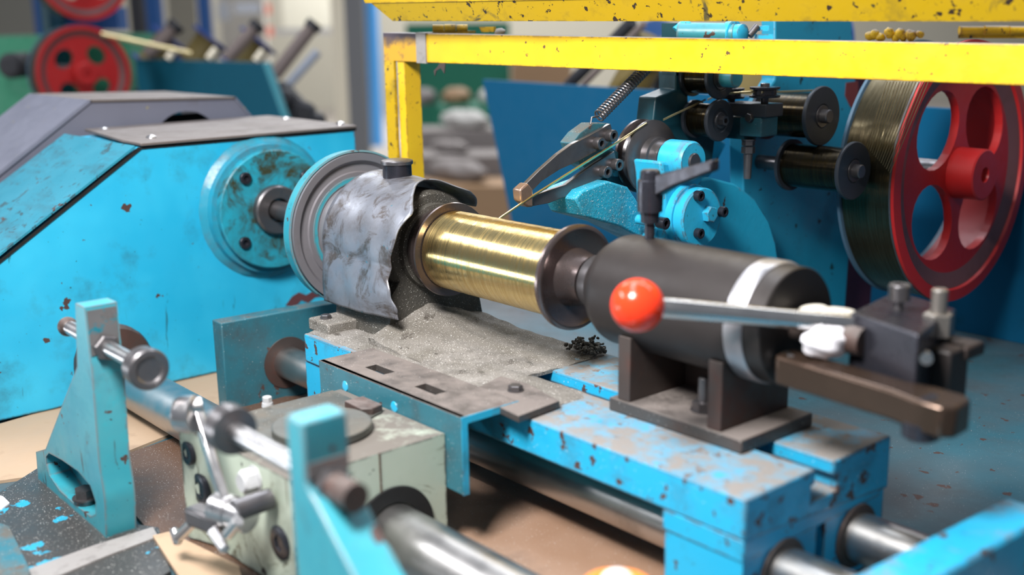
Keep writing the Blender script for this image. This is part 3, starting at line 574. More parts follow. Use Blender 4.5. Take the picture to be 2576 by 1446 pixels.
q = P(672, 1005, Z=TZ + .6); build('grease_nipple', MB().lathe((q.x, q.y, TZ), ZD, [(0, .5), (.35, .45), (.35, .42, 'h'), (.85, .42, 'h'), (.9, .3)], 20), 'white_paint', tv)
# trip lever
tl = thing('trip_lever', 'shiny steel trip lever with clamp screws hanging on the green drive', 'trip lever', (-10, -34, -18))
LY = -32.8
pA = P(467, 1042, Y=LY); pA2 = P(490, 1030, Y=LY + 1)
build('upper_hub', MB().lathe(P(440, 1040, Y=LY - .8), (.75, .65, 0), [(0, .5), (.2, 1.25), (.5, 1.4), (1.5, 1.45), (1.6, 1.35)], 32), 'steel', tl)
top = P(492, 1022, Y=LY + .6); bot = P(565, 1262, Y=LY + .2)
build('arm', MB().bar(top, bot, 1.15, .7, up=(0, 1, .2)), 'steel', tl, bevel=.12)
build('arm_eye', MB().lathe(top - Vector((0, .4, 0)), (.3, .9, 0), [(0, .6), (.15, .75), (.8, .75), (.9, .6)], 24), 'steel', tl)
hc = P(590, 1285, Y=LY)
build('lower_hub', MB().lathe(P(545, 1275, Y=LY), Vector((.9, .25, -.02)), [(0, 1.1), (.1, 1.25), (1.7, 1.25), (1.7, 1.15), (3.3, 1.15), (3.45, 1.0)], 36), 'steel', tl)
build('clamp_body', MB().bar(P(485, 1290, Y=LY - .8), P(560, 1320, Y=LY - .2), 1.6, 1.5), 'steel_dark', tl, bevel=.3)
for p0, p1, r in (((500, 1300), (447, 1352), .42), ((540, 1330), (562, 1372), .34), ((600, 1310), (572, 1345), .42)):
    build('clamp_screw', MB().cyl(P(*p0, Y=LY - .8), P(*p1, Y=LY - 1.0), r, n=20, bev=.08), 'steel', tl)
for p0, p1 in (((437, 1330), (450, 1368)), ((532, 1335), (568, 1385))):
    build('tommy_bar', MB().cyl(P(*p0, Y=LY - 1), P(*p1, Y=LY - 1.1), .38, n=16, bev=.15), 'steel', tl)
build('pivot_pin', MB().cyl(hc, hc + Vector((0, 2.9, .1)), .8), 'steel_dark', tl)
# ================================================================ STOP BRACKETS
def PY_(pts, Y): return [P(x, y, Y=Y) for x, y in pts]
def stop_bracket(label, pts, y0, thick, slot, X_face, sgn, knob_x, tail_at, sz, bolt=None):
    g = thing('stop_bracket', label, 'bracket', (X_face, y0, TRAY), 'stop brackets beside the traverse rail')
    body = build('body', MB().prism(pts, (0, thick, 0)), 'bracket', g)
    if slot:
        bool_cut(body, MB().prism([v - Vector((0, .5, 0)) for v in slot], (0, thick - .1, 0)))
        build('slot_bolt', MB().lathe(bolt, ZD, [(-.5, .85), (.1, .85), (.1, 1.15), (.25, 1.15), (.25, .95, 'h'), (1.0, .95, 'h')], 24), 'steel_dark', g)
    else:
        md = body.modifiers.new('b', 'BEVEL'); md.width = .0016; md.segments = 2; md.limit_method = 'ANGLE'
    sy = y0 + thick / 2; k = 1 if knob_x > tail_at else -1
    sc = build('stop_screw', MB().cyl((tail_at, sy, sz), (knob_x - k * .3, sy, sz), .60, n=28), 'steel', g)
    build('screw_head', MB().lathe((knob_x, sy, sz), (k, 0, 0), [(-1.6, .9), (-1.5, 1.55), (-.2, 1.6), (0, 1.45), (.03, 1.1), (-.12, .9), (-.12, .3)], 40), 'steel_dark', sc)
    build('lock_nut', MB().lathe((X_face, sy, sz), (sgn, 0, 0), [(-.3, 1.1, 'h'), (.6, 1.1, 'h'), (.7, .95, 'h')], 24), 'steel_dark', sc)
    return g, sc
def c1(pts): return [(x / 1.9386, 700 + y / 1.9386) for x, y in pts]
BY1 = -36.2
pp = PY_(c1([(370, 142), (432, 166), (440, 402), (446, 430), (482, 900), (505, 1040), (512, 1100), (518, 1272), (188, 1000), (175, 846), (222, 832), (310, 600), (376, 430)]), BY1)
for i in (7, 8): pp[i].z = TRAY + .5
for i in (0, 1): pp[i].z = .45
pp[1].x = pp[2].x
pp[0].x = pp[0].x
sl = PY_(c1([(226, 905), (224, 870), (238, 852), (300, 885), (380, 940), (440, 1010), (466, 1090), (466, 1150), (440, 1162), (380, 1115), (290, 1035), (240, 960)]), BY1)
bq_ = P(*c1([(420, 1075)])[0], Y=BY1 + .9)
g1, s1 = stop_bracket('blue triangular stop bracket at the far left with slotted foot', pp, BY1, 2.6, sl, pp[2].x, 1, -9.6, -26.5, -3.0, bolt=bq_)
worn = grunge('bare_worn_steel', (.22, .21, .21), dirt=(.08, .06, .05), damt=.5, dsc=40, rough=.38, metal=.6, stain=(.02, .27, .35), stamt=.55, stsc=60)
build('worn_face', MB().box((pp[2].x - .1, BY1 + .12, pp[2].z + .35), (pp[2].x + .06, BY1 + 2.45, .15)), worn, g1)
build('screw_tip', MB().ball((-26.8, BY1 + 1.3, -3), .85, 20, 12), 'rust', s1)
def c2(pts): return [(680 + x * .3223, 980 + y * .3223) for x, y in pts]
BY2 = -37.3
pp = PY_(c2([(115, 232), (245, 262), (272, 600), (266, 725), (312, 835), (345, 880)]), BY2)
lo_ = PY_(c2([(205, 1446), (640, 1446)]), BY2)
def ext(a, b): return a + (b - a) * ((TRAY + .5 - a.z) / (b.z - a.z))
pp[0].z = pp[1].z
pp += [ext(pp[5], lo_[1]), ext(pp[0], lo_[0])]
g2, s2 = stop_bracket('blurred teal stop bracket nearest the camera in front of the green drive', pp, BY2, 2.9, None, pp[2].x, 1, 4.3, 19.8, -3.4)
build('worn_face', MB().box((pp[2].x - .1, BY2 + .12, pp[3].z + .2), (pp[2].x + .12, BY2 + 2.75, pp[2].z + .1)), worn, g2)
build('screw_tip', MB().cyl((17.4, BY2 + 1.45, -3.4), (19.9, BY2 + 1.45, -3.4), .85), 'rust', s2)
# ================================================================ YELLOW GUARD FRAME
YA = P(963, 82, D=131.9); YB = P(2576, 111, D=89.4); YB = YB + (YB - YA) * .35
zb_ = (YA.z + YB.z) / 2; e_ = Vector((YB.x - YA.x, YB.y - YA.y, 0)).normalized(); nb = Vector((-e_.y, e_.x, 0))
zt0 = YA.z; zt1 = YB.z
yf = thing('guard_frame', 'bright yellow angle-iron guard frame crossing the top of the machine', 'guard frame', (YA.x, YA.y, TRAY))
def ybar(a, b, ht, dp, mat, name, parent, bev=.08): return build(name, MB().loops([[a, a - ZD * ht, a - ZD * ht + nb * dp, a + nb * dp], [b, b - ZD * ht, b - ZD * ht + nb * dp, b + nb * dp]]), mat, parent, bevel=bev)
kk = (1070 - 963) / (2576 - 963)
Y1 = P(1046, 84, D=129.1)
ybar(Y1, YB, 3.25, 2.7, 'yellow', 'rail_beam', yf)
ybar(YA, Y1, 3.25, 2.7, 'burnt', 'beam_end', yf)
pb = YA - ZD * 3.2
PO = P(960, 155, D=131.9)
build('post', MB().prism([pb - e_ * 0, pb + e_ * 1.58, pb + e_ * 1.58 + nb * .4, pb + nb * .4], (0, 0, TRAY - pb.z)), 'yellow_old', yf)
build('post', MB().prism([pb + e_ * 1.9 + nb * .3, pb + e_ * 3.0 + nb * .3, pb + e_ * 3.0 + nb * 3, pb + e_ * 1.9 + nb * 3], (0, 0, TRAY - pb.z)), 'yellow', yf).name = 'post_flange'
t1, t2 = P(1046, 83, D=128.8), P(1070, 84, D=128.0)
o = build('tape_band', MB().loops([[q_ - nb * .05 + ZD * .06, q_ - ZD * 3.37 - nb * .05, q_ - ZD * 3.37 + nb * 2.7, q_ + nb * 2.7 + ZD * .06] for q_ in (t1, t2)]), 'tape'); tag(o, 'grey tape band around the left end of the lower yellow beam', 'tape')
rs = P(1105, 160, D=126.7)
o = build('tape_tatter', MB().prism([rs, rs + e_ * .9 + ZD * .1, rs + e_ * .7 - ZD * 1.1, rs + e_ * .2 - ZD * .5, rs - e_ * .5 - ZD * .8, rs - e_ * .75 - ZD * 1.4, rs - e_ * .9 - ZD * .8, rs - e_ * .35 - ZD * .4], nb * .12), 'rust'); tag(o, 'torn brown scrap hanging under the yellow beam near its left end', 'scrap')
# lid above
def lidpt(x, y, D): return P(x, y, D=D)
LA, LB = lidpt(988, 53, 126.5), lidpt(2576, 54, 87.2); LB = LB + (LB - LA) * .35
el = (LB - LA).normalized(); up_ = Vector((-nb.x * .55, -nb.y * .55, 1)).normalized()
L0 = LA - el * 4.0 + up_ * 3.5
yl = build('lid', MB().loops([[LA, LA + up_ * 3.5 - el * 3.4, LA + up_ * 3.5 - el * 3.4 + nb * .4, LA + nb * .4], [LB, LB + up_ * 3.5, LB + up_ * 3.5 + nb * .4, LB + nb * .4]]), 'yellow_old', yf)
build('upper_flange', MB().loops([[LA + up_ * 2.25 - el * 3.0 - nb * .1, LA + up_ * 7 - el * 3.2 - nb * .1, LA + up_ * 7 - el * 3.2 + nb * .3, LA + up_ * 2.25 - el * 3.0 + nb * .3], [LB + up_ * 2.7 - nb * .1, LB + up_ * 7 - nb * .1, LB + up_ * 7 + nb * .3, LB + up_ * 2.7 + nb * .3]]), 'yellow', yl)
def hinge(x0, x1, y, D):
    a_, c_ = P(x0, y, D=D) + nb * 1.2, P(x1, y, D=D) + nb * 1.2
    h = build('hinge', MB().prism([a_ - ZD * .35, c_ - ZD * .35, c_ - ZD * .35 + nb * 1.4, a_ - ZD * .35 + nb * 1.4], (0, 0, -.3)), 'yellow_old', yf)
    for i in range(3):
        p0, p1 = a_.lerp(c_, i / 3 + .01), a_.lerp(c_, (i + 1) / 3 - .01); build('knuckle', MB().cyl(p0, p1, .36 if i != 1 else .40, n=20), 'yellow_old' if D > 100 else 'yellow', h)
hinge(1070, 1160, 70, 128.6)
hinge(2400, 2590, 77, 93.7)
q1 = P(1190, 68, D=127.5)
build('weld_tab', MB().prism([q1 + nb, q1 + nb + e_ * 2.2, q1 + nb + e_ * 2.2 - ZD * .6, q1 + nb + e_ * .4 - ZD * .6], nb * .4), 'yellow_old', yf)
build('weld_bead', MB().lathe(q1 + nb * 1.2 + e_ * 2.3 - ZD * .75, (.6, .1, .1), [(0, .2), (.3, .5), (1.0, .45), (1.5, .1)], 14), 'tape', yf, disp=(.2, .4))
q1 = P(2180, 80, D=98.1)
wb = MB()
for i in range(9): wb.ball(q1 + e_ * (i * .52 + .2 * math.sin(i * 5)) + nb * 1 + ZD * (.22 * math.sin(i * 2.7)) - ZD * .35, .42 + .1 * math.sin(i * 3), 12, 9)
build('weld_bead', wb, 'yellow', yf, disp=(.35, .5))
# ================================================================ WIRE GUIDE HEAD
GX = -12.0
def G(cx, cy, X=GX): return P(1280 + cx / 3.908, 250 + cy / 3.908, X=X)
gh = thing('wire_guide_fork', 'two dark steel arms of the wire guide fork joined at a worn tip', 'guide fork', tuple(G(180, 960)))
build('upper_arm', MB().prism([G(*c) for c in [(150, 850), (300, 700), (480, 540), (620, 440), (780, 360), (1000, 240), (1030, 340), (960, 460), (700, 600), (500, 690), (330, 800), (230, 900)]], (-.55, 0, 0)), 'steel_dark', gh, bevel=.06, smooth=False)
build('lower_arm', MB().prism([G(*c) for c in [(230, 950), (400, 890), (560, 840), (700, 730), (830, 640), (1040, 510), (1065, 640), (1000, 730), (880, 800), (600, 940), (400, 1020), (240, 1050)]], (-.55, 0, 0)), 'steel_dark', gh, bevel=.06, smooth=False)
build('fork_tip', MB().prism([G(*c, X=GX + .3) for c in [(110, 890), (190, 820), (240, 880), (245, 1060), (190, 1060), (120, 1000)]], (-1.2, 0, 0)), 'copper', gh, bevel=.18)
for c in ((865, 430), (985, 355), (925, 710), (1040, 640)): screw(gh, G(*c), XD, .62, .75, mat='steel_dark')
build('mount_block', MB().prism([G(*c, X=GX - .6) for c in [(620, 430), (700, 330), (830, 235), (1000, 235), (1020, 480), (1080, 520), (1080, 760), (900, 760), (700, 640)]], (-1.8, 0, 0)), 'teal', gh, bevel=.1, smooth=False)
ah = G(1150, 700, X=GX - 1.5); 
build('carrier_arm', MB().prism([G(*c, X=GX - 1.2) for c in [(900, 640), (1100, 520), (1400, 640), (1400, 900), (1000, 860)]], (-2, 0, 0)), 'teal_dark', gh)
sa, sb_ = P(1494, 305, X=GX - .8), P(1668, 128, X=GX - .8)
o = thing('tension_spring', 'dark coil spring rising from the guide fork behind the yellow beam', 'spring', tuple(sa))
build('coil', MB().helix(sa + (sb_ - sa) * .06, sb_, .58, 30, .10, 6, 14), 'steel_dark', o)
build('hook', MB().tube([sa + (sb_ - sa) * .07, sa + Vector((0, -.3, .4)), sa + Vector((0, -.5, -.2)), sa + Vector((0, .1, -.7)), sa + Vector((0, .6, -.2))], .1), 'steel_dark', o)
# wires from the guide pulley to the spool
wt = G(1330, 262, X=GX + .1); wf = G(215, 965, X=GX + .1); wsx = P(1262, 548, X=GX)
for i in range(3):
    off = Vector((.10 * i, 0, .09 * i))
    o = build('brass_wire', MB().tube([wt + off * 1.7, wf + off * .9, P(1262, 546, X=GX + .1) + off * .5, P(1243, 560, X=GX + .1)+ off * .3], .10, 8), 'wire'); tag(o, 'fine brass wire strand running through the fork onto the spool', 'wire', 'wire strands through the guide fork')
# guide pulley on its boss
PY = 22.0
pc = P(1640, 395, Y=PY); PZ = pc.z
pu = thing('guide_pulley', 'large dark turned guide pulley in front of the blue boss', 'pulley', (-12, PY, PZ - 4))
build('rear_flange', MB().lathe((-13.6, PY, PZ), XD, [(0, 1), (0, 3.7), (.15, 3.9), (.45, 3.9), (.6, 3.5), (.6, 1)], 80), 'flange', pu)
build('groove', MB().lathe((-13.1, PY, PZ), XD, [(0, 3.3), (.5, 3.0), (.9, 3.05), (1.2, 3.3)], 80), 'steel_dark', pu)
build('front_flange', MB().lathe((-12.0, PY, PZ), XD, [(0, 1), (0, 3.75), (.1, 3.9), (.35, 3.9), (.42, 3.8), (.6, 2.2), (1.4, 2.15), (1.5, 1.9), (2.6, 1.85), (2.7, 1)], 80), 'steel_dark', pu)
cs = thing('guide_casting', 'bright blue chipped casting with round cover that carries the guide pulley', 'casting', (-8, 26, TRAY))
build('pulley_boss', MB().lathe((-9.2, PY, PZ), XD, [(0, 1.9), (.1, 2.05), (2.9, 2.05), (3.2, 1.85), (3.2, .9)], 48), 'cyan', cs)
build('axle_end', MB().lathe((-6.2, PY, PZ), XD, [(-.3, .85), (.35, .85), (.45, .75)], 28), 'steel_dark', cs)
def C(pts, X): return [P(x, y, X=X) for x, y in pts]
build('boss_arm', MB().prism(C([(1662, 405), (1765, 418), (1770, 455), (1740, 500), (1735, 600), (1690, 640), (1672, 600), (1672, 520), (1668, 450)], -7.6), (-4, 0, 0)), 'cyan', cs, bevel=.35)
build('quadrant_plate', MB().prism(C([(1690, 480), (1730, 455), (1790, 447), (1850, 462), (1900, 500), (1935, 555), (1952, 610), (1965, 700), (1960, 800), (1640, 800), (1640, 600)], -8.6), (-1.6, 0, 0)), 'cyan_clean', cs, bevel=.25)
build('lower_body', MB().prism(C([(1448, 500), (1465, 480), (1530, 455), (1580, 470), (1640, 560), (1700, 640), (1690, 640), (1560, 570), (1470, 545)], -10.5), (-5, 0, 0)), grunge('grit_covered_cyan', (.02, .30, .44), dirt=(.06, .055, .05), damt=.7, dsc=30, rough=.4, bump=.9, bsc=350, speck=.8), cs, bevel=.5)
cvc = P(1768, 548, X=-5.4)
cov = build('round_cover', MB().lathe((-10.5, cvc.y, cvc.z), XD, [(0, 3.35), (3.6, 3.35), (3.7, 3.25), (3.7, 3.0), (3.9, 3.0), (4.0, 3.1), (4.9, 3.1), (5.05, 2.95)], 64), 'cyan', cs)
for x, y in ((1752, 492), (1752, 586), (1812, 532)):
    q = P(x, y, X=-5.5); screw(cov, q, XD, .55, .7)
q = P(1660, 560, X=-6.6); screw(cs, q, XD, .62, .9)
build('stud', MB().cyl((q.x - 3, q.y, q.z), (q.x, q.y, q.z), .5), 'cyan', cs)
q = P(1780, 538, X=-5.45); build('hex_bolt', MB().lathe(q, XD, [(-.1, .9, 'h'), (.6, .9, 'h'), (.7, .8, 'h')], 24), 'cyan', cov)
build('support_leg', MB().prism([(-10.4, 22, -12), (-10.4, 36, -12), (-10.4, 38, TRAY), (-10.4, 20, TRAY)], (3, 0, 0)), 'cyan', cs)
build('support_leg', MB().prism([P(1690, 640, X=-10.3), P(1940, 650, X=-10.3), Vector((-10.3, 34, -12)), Vector((-10.3, 23, -12))], (1.6, 0, 0)), 'cyan', cs)
# ================================================================ ROLLERS AND CAPSTAN
def axroll(name, label, cpx, Y, rad, lenx, mat_d='roller', hub=.75, shoulder=1.25, drum=.78, grp=None, cat='roller', hexh=False):
    c = P(*cpx, Y=Y); o = thing(name, label, cat, (c.x, c.y, c.z - rad), grp)
    build('disc', MB().lathe((c.x - .45, Y, c.z), XD, [(0, 1), (0, rad), (.1, rad + .04), (.35, rad + .04), (.45, rad - .05), (.45, shoulder + .1), (.35, shoulder), (.35, .3)], 72), mat_d, o)
    build('rear_disc', MB().lathe((c.x - lenx, Y, c.z), XD, [(0, 1), (0, rad * .93), (.4, rad * .93), (.4, 1)], 72), mat_d, o)
    build('drum', MB().lathe((c.x - lenx + .4, Y, c.z), XD, [(0, rad * drum), (lenx - .85, rad * drum)], 72), 'roller_wire', o)
    if hexh: build('axle_nut', MB().lathe((c.x - .3, Y, c.z), XD, [(0, shoulder * .8), (.4, shoulder * .7), (.4, hub, 'h'), (1.0, hub, 'h'), (1.0, hub * .5), (.6, hub * .5)], 24), 'steel_dark', o)
    else: build('axle', MB().lathe((c.x - .3, Y, c.z), XD, [(0, shoulder), (.35, shoulder * .95), (.35, hub), (1.1, hub), (1.2, hub - .1)], 32), 'steel_dark', o)
    return o, c
FX = -11.5
r1, c1_ = axroll('drum_roller', 'upper black-flanged drum roller nearest the red wheel', (2070, 292), 40, 3.2, 7.6, grp='flanged drum rollers by the red wheel')
r2, c2_ = axroll('drum_roller', 'lower black-flanged drum roller touching the edge of the red wheel', (2150, 430), 40, 3.1, 8.4, grp='flanged drum rollers by the red wheel')
for o, c in ((r1, c1_), (r2, c2_)): build('spindle', MB().cyl((FX - .5, c.y, c.z), (c.x - 5, c.y, c.z), .8), 'steel_dark', o)
r3, c3_ = axroll('small_roller', 'small black roller with a hex nut left of the drum rollers', (1813, 303), 29, 2.2, 3.8, hub=.55, shoulder=1.2, hexh=True)
r4, c4_ = axroll('small_roller', 'small roller with teal axle cap just under the yellow beam', (1815, 195), 29, 2.25, 4.2, hub=.9, shoulder=1.3)
build('axle_cap', MB().lathe((c4_.x + .4, c4_.y, c4_.z), XD, [(0, 1.0), (1.6, 1.0), (1.7, .9)], 28), 'bracket', r4)
rh = thing('roller_bracket', 'dark teal roller bracket column behind the guide pulley', 'roller bracket', (-10, 27, TRAY))
bx = c3_.x - 4.2
build('column', MB().prism(C([(1650, 245), (1700, 225), (1700, 180), (1728, 180), (1735, 330), (1800, 345), (1790, 420), (1700, 400), (1640, 330)], bx), (-2.5, 0, 0)), 'teal_dark', rh, bevel=.15)
build('column_foot', MB().prism(C([(1652, 300), (1730, 300), (1830, 360), (1790, 440), (1760, 480), (1690, 450), (1650, 350)], bx - 1.5), (-1.5, 0, 0)), 'cyan', rh, bevel=.3)
build('top_arm', MB().prism(C([(1700, 190), (1700, 58), (1735, 58), (1735, 190)], bx), (-2, 0, 0)), 'teal_dark', rh)
for c in (c3_, c4_): build('stub_axle', MB().cyl((bx - 1, c.y, c.z), (c.x - 2, c.y, c.z), .7), 'steel_dark', rh)
# teal joints showing above the beam
q = P(1770, 75, D=118)
build('joint_barrel', MB().cyl(P(1705, 82, D=119), P(1850, 84, D=117), 1.05, n=28), 'bracket', rh, bevel=.2)
build('joint_cap', MB().lathe(P(1850, 84, D=117), XD, [(-.8, 1.35), (-.1, 1.35), (0, 1.2), (0, .95), (1.0, .95), (1.1, .8)], 32), 'cyan', rh)
build('joint_barrel', MB().cyl(P(1705, 86, D=119), P(1735, 62, D=119), .9, n=24), 'cyan', rh)
build('threaded_stud', MB().cyl(P(1885, 90, D=117), P(1905, 66, D=117), .38), 'steel_dark', rh)
build('fork_lug', MB().prism([P(1908, 66, D=117), P(1935, 64, D=117), P(1935, 78, D=117), P(1908, 78, D=117)], FW * 1.4), 'cyan', rh)
build('fork_lug', MB().prism([P(1905, 86, D=117), P(1945, 86, D=117), P(1945, 104, D=117), P(1905, 104, D=117)], FW * 1.4), 'cyan', rh)
# cross bar with the two lying pulleys
pb_ = thing('pulley_bar', 'black cross bar holding two flat lying wire pulleys', 'pulley bar', tuple(P(1900, 285, Y=33)))
ya, yb_ = P(1835, 258, Y=33), P(1945, 268, Y=33)
build('bar', MB().box((ya.x, 31.8, ya.z - 1.3), (yb_.x, 34.8, ya.z + .1)), 'roller', pb_, bevel=.1)
build('clamp_block', MB().box((P(1862, 300, Y=32).x, 31.9, P(1885, 343, Y=32).z), (P(1917, 300, Y=32).x, 34.8, ya.z - 1.3)), 'teal', pb_, bevel=.15)
build('arm', MB().box((bx, 32.2, ya.z - 3.8), (P(1870, 300, Y=32).x, 34.4, ya.z - 1.5)), 'teal_dark', pb_)
q = P(1883, 350, Y=33); hexbolt(pb_, (q.x, 33, q.z), (0, 0, -1), .72, .7, 'steel_dark', 'lock_nut'); build('lock_nut', MB().lathe((q.x, 33, q.z - .8), (0, 0, -1), [(0, .75, 'h'), (.7, .75, 'h'), (.8, .5), (3.5, .4)], 24), 'steel_dark', pb_)
q = P(1885, 296, Y=31.8); hexbolt(pb_, (q.x, 31.9, q.z), (0, -1, 0), .5, .35, 'steel_dark')
lp = []
for i, (x, y, Yc, rr) in enumerate(((1840, 237, 33.4, 1.4), (1924, 234, 33, 1.6))):
    c = P(x, y, Y=Yc); zz = ya.z + .1
    o = thing('flat_pulley', ['small flat black wire pulley partly behind the upper small roller', 'flat black grooved wire pulley on the cross bar beside the drum roller'][i], 'pulley', (c.x, Yc, zz), 'flat wire pulleys')
    h0 = c.z - .5 - zz
    build('sheave', MB().lathe((c.x, Yc, zz), ZD, [(0, .4), (max(h0, .1), .45), (h0 + .05, rr), (h0 + .25, rr + .05), (h0 + .35, rr - .35), (h0 + .85, rr - .35), (h0 + .95, rr), (h0 + 1.15, rr), (h0 + 1.2, .5)], 48), 'black', o)
    build('axle_bolt', MB().lathe((c.x, Yc, zz + h0 + 1.2), ZD, [(0, .5), (.3, .5), (.35, .35)], 20), 'steel_dark', o); lp.append(Vector((c.x, Yc, zz + h0 + .6)))
for a_, c_ in ((P(1668, 303, X=-11.9), P(1775, 252, Y=29)), (P(1780, 252, Y=29), lp[0] + Vector((-.3, -1.3, 0))), (lp[1] + Vector((.6, -1.3, 0)), P(2045, 229, Y=40)), (lp[0] + Vector((.4, -1.2, 0)), lp[1] + Vector((-.5, -1.2, 0)))):
    for i in range(2):
        off = Vector((0, 0, .12 * i)); o = build('brass_wire', MB().tube([a_ + off, a_.lerp(c_, .5) + off, c_ + off], .05, 8), 'wire'); tag(o, 'brass wire strand passing between the small pulleys and rollers', 'wire', 'wire strands between the small pulleys')
# machine frame plate
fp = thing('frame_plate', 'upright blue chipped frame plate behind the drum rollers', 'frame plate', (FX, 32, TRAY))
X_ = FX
build('plate', MB().prism([P(1868, 330, X=X_), P(1950, 200, X=X_), P(1950, 20, X=X_), P(2140, 20, X=X_), P(2160, 300, X=X_), P(2125, 800, X=X_), Vector((X_, P(2125, 800, X=X_).y, TRAY)), Vector((X_, P(1880, 700, X=X_).y, TRAY)), P(1872, 600, X=X_)], (-2, 0, 0)), grunge('shaded_cyan_paint', (.012, .25, .40), dirt=(.02, .06, .08), damt=.5, dsc=10, camt=.4, csc=60, chip=(.01, .05, .06), rough=.42, dots=.5), fp, bevel=.2)  # same cyan paint, darkened: shade on the plate put into the base colour
build('rust_patch', MB().prism([P(x, y, X=X_) for x, y in [(2128, 208), (2158, 204), (2158, 250), (2150, 272), (2138, 268), (2125, 240)]], (.04, 0, 0)), grunge('primer_red', (.16, .03, .03), damt=.4, rough=.5), fp)
sx_ = P(2135, 560, X=FX - 2.2)
o = build('side_panel', MB().prism([P(2120, 180, X=-14), P(2230, 180, X=-14), P(2185, 830, X=-14), P(2120, 830, X=-14), ], (-1, 0, 0)), 'purple'); 
for v in o.data.vertices: pass
tag(o, 'dull purple-red panel edge right of the blue frame plate', 'panel')
# big red capstan wheel
WY = 58.5; wc = P(2412, 434, Y=WY); WR = 14.9
rw = thing('capstan_wheel', 'large red capstan wheel wound with brass wire at the right edge', 'capstan wheel', (wc.x, WY, wc.z - WR), 'red capstan wheels')
def redwheel(root, c, R, wth, hub, band='brass_dark', nh=5, phase=0, scale=1.0, hk=1.0):
    cx, cy, cz = c
    # web with round holes
    m_ = MB(); b = m_.b; n = 80; Ri = R * .80; hr = R * .165 * hk; hc_ = R * .50
    web = build('web', MB().lathe((cx - 1.0 * scale, cy, cz), XD, [(0, R * .1), (0, Ri + .05), (1.0 * scale, Ri + .05), (1.0 * scale, R * .1)], n), 'red', root)
    cm = MB()
    for k in range(nh):
        a = 2 * math.pi * k / nh + phase
        ring = []
        for i in range(24):
            th = 2 * math.pi * i / 24; dr = hr * 1.15 * math.cos(th); dt = hr * 1.35 * math.sin(th)
            ring.append((cx - 3 * scale, cy + (hc_ + dr) * math.cos(a) - dt * math.sin(a), cz + (hc_ + dr) * math.sin(a) + dt * math.cos(a)))
        cm.prism(ring, (5 * scale, 0, 0))
    bool_cut(web, cm)
    build('rear_flange', MB().lathe((cx - wth, cy, cz), XD, [(0, Ri), (0, R + .25), (.4, R + .3), (.5, R * .98), (.5, Ri)], 128, ring=True), 'back_rim', root)
    build('rim_edge', MB().lathe((cx, cy, cz), XD, [(.15, R), (.2, R + .36), (.42, R + .36), (.45, R)], 128, ring=True), 'steel_dark', root)
    build('rim', MB().lathe((cx - wth, cy, cz), XD, [(.5, Ri), (.5, R * .975), (wth + .2, R * .975), (wth + .3, R + .3), (wth + .8, R + .3), (wth + .85, R * .93), (wth + .5, R * .92), (wth - .1, Ri)], 128, ring=True), 'red', root)
    build('inner_rim', MB().lathe((cx + .02, cy, cz), XD, [(0, Ri - .02), (.5, R * .92 - .03), (.48, R * .92 - .12), (-.05, Ri - .15)], 128, ring=True), 'red_rim', root)
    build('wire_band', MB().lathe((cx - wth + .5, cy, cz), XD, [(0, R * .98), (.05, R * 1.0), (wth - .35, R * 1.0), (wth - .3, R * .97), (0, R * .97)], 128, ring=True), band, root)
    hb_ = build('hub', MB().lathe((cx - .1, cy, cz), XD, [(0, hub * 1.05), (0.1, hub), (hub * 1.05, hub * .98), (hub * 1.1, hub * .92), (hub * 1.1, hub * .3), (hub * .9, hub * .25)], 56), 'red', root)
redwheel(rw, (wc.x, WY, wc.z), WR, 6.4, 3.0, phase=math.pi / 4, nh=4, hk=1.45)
build('axle', MB().cyl((FX - 1, WY, wc.z), (wc.x - 1.5, WY, wc.z), 1.3), 'steel_dark', rw)
# strands running from the red wheel to the lower roller
for i in range(14):
    a_ = P(2232 + i * 8, 205, Y=43.5 - (i % 3) * .2); c_ = P(2180 + i * 4.5, 370 + i * 5, Y=42.3 - (i % 3) * .3)
    o = build('brass_wire', MB().tube([a_, a_.lerp(c_, .5), c_], .045, 6), 'dull_wire'); tag(o, 'brass wire strand slanting down across the red wheel to the lower roller', 'wire', 'wire strands on the red wheel')
# back panel
bpn = [P(1213, 200, Y=75), P(2900, 330, Y=75), Vector((90, 75, TRAY - 1)), P(1290, 520, Y=75)]
bq = [P(1213, 200, Y=75), Vector((80, 75, 8.5)), Vector((80, 75, TRAY)), Vector((P(1295, 545, Y=75).x, 75, TRAY))]
o = build('back_panel', MB().prism(bq, (0, 1, 0)), 'blue_panel', bevel=.1); tag(o, 'deep blue sheet panel closing the back of the machine tray', 'panel')
# spool rack bars over the panel
for i, (a_, c_) in enumerate((((1430, 215), (1590, 55)), ((1465, 215), (1620, 60)), ((1560, 215), (1700, 80)))):
    o = build('rack_bar', MB().cyl(P(*a_, Y=82), P(*c_, Y=82), 1.1 if i != 1 else .6), ['dark', 'brownbar', 'gold'][i]); tag(o, ['thick dark slanting rack bar behind the blue panel', 'thin brown slanting rack bar behind the blue panel', 'brass-coloured slanting spool behind the blue panel, right of the bars'][i], 'rack bar')
o = build('blue_spool', MB().cyl(P(1650, 120, Y=108), P(1655, 120, Y=112), 5.6), 'blue'); q = P(1652, 120, Y=110); build('stand', MB().cyl(q - ZD * 5, (q.x, q.y, FLOOR), 1), 'dark', o); tag(o, 'round blue spool flange behind the teal joint, seen between the yellow bars', 'spool')
q = P(2040, 110, Y=100); o = build('blue_spool', MB().cyl(q, q + Vector((2, 4, 0)), 6.5), 'blue'); build('stand', MB().cyl(q + Vector((1, 2, -6)), (q.x + 1, q.y + 2, FLOOR), 1), 'dark', o); tag(o, 'round blue spool flange left of the frame plate, seen between the yellow bars', 'spool')
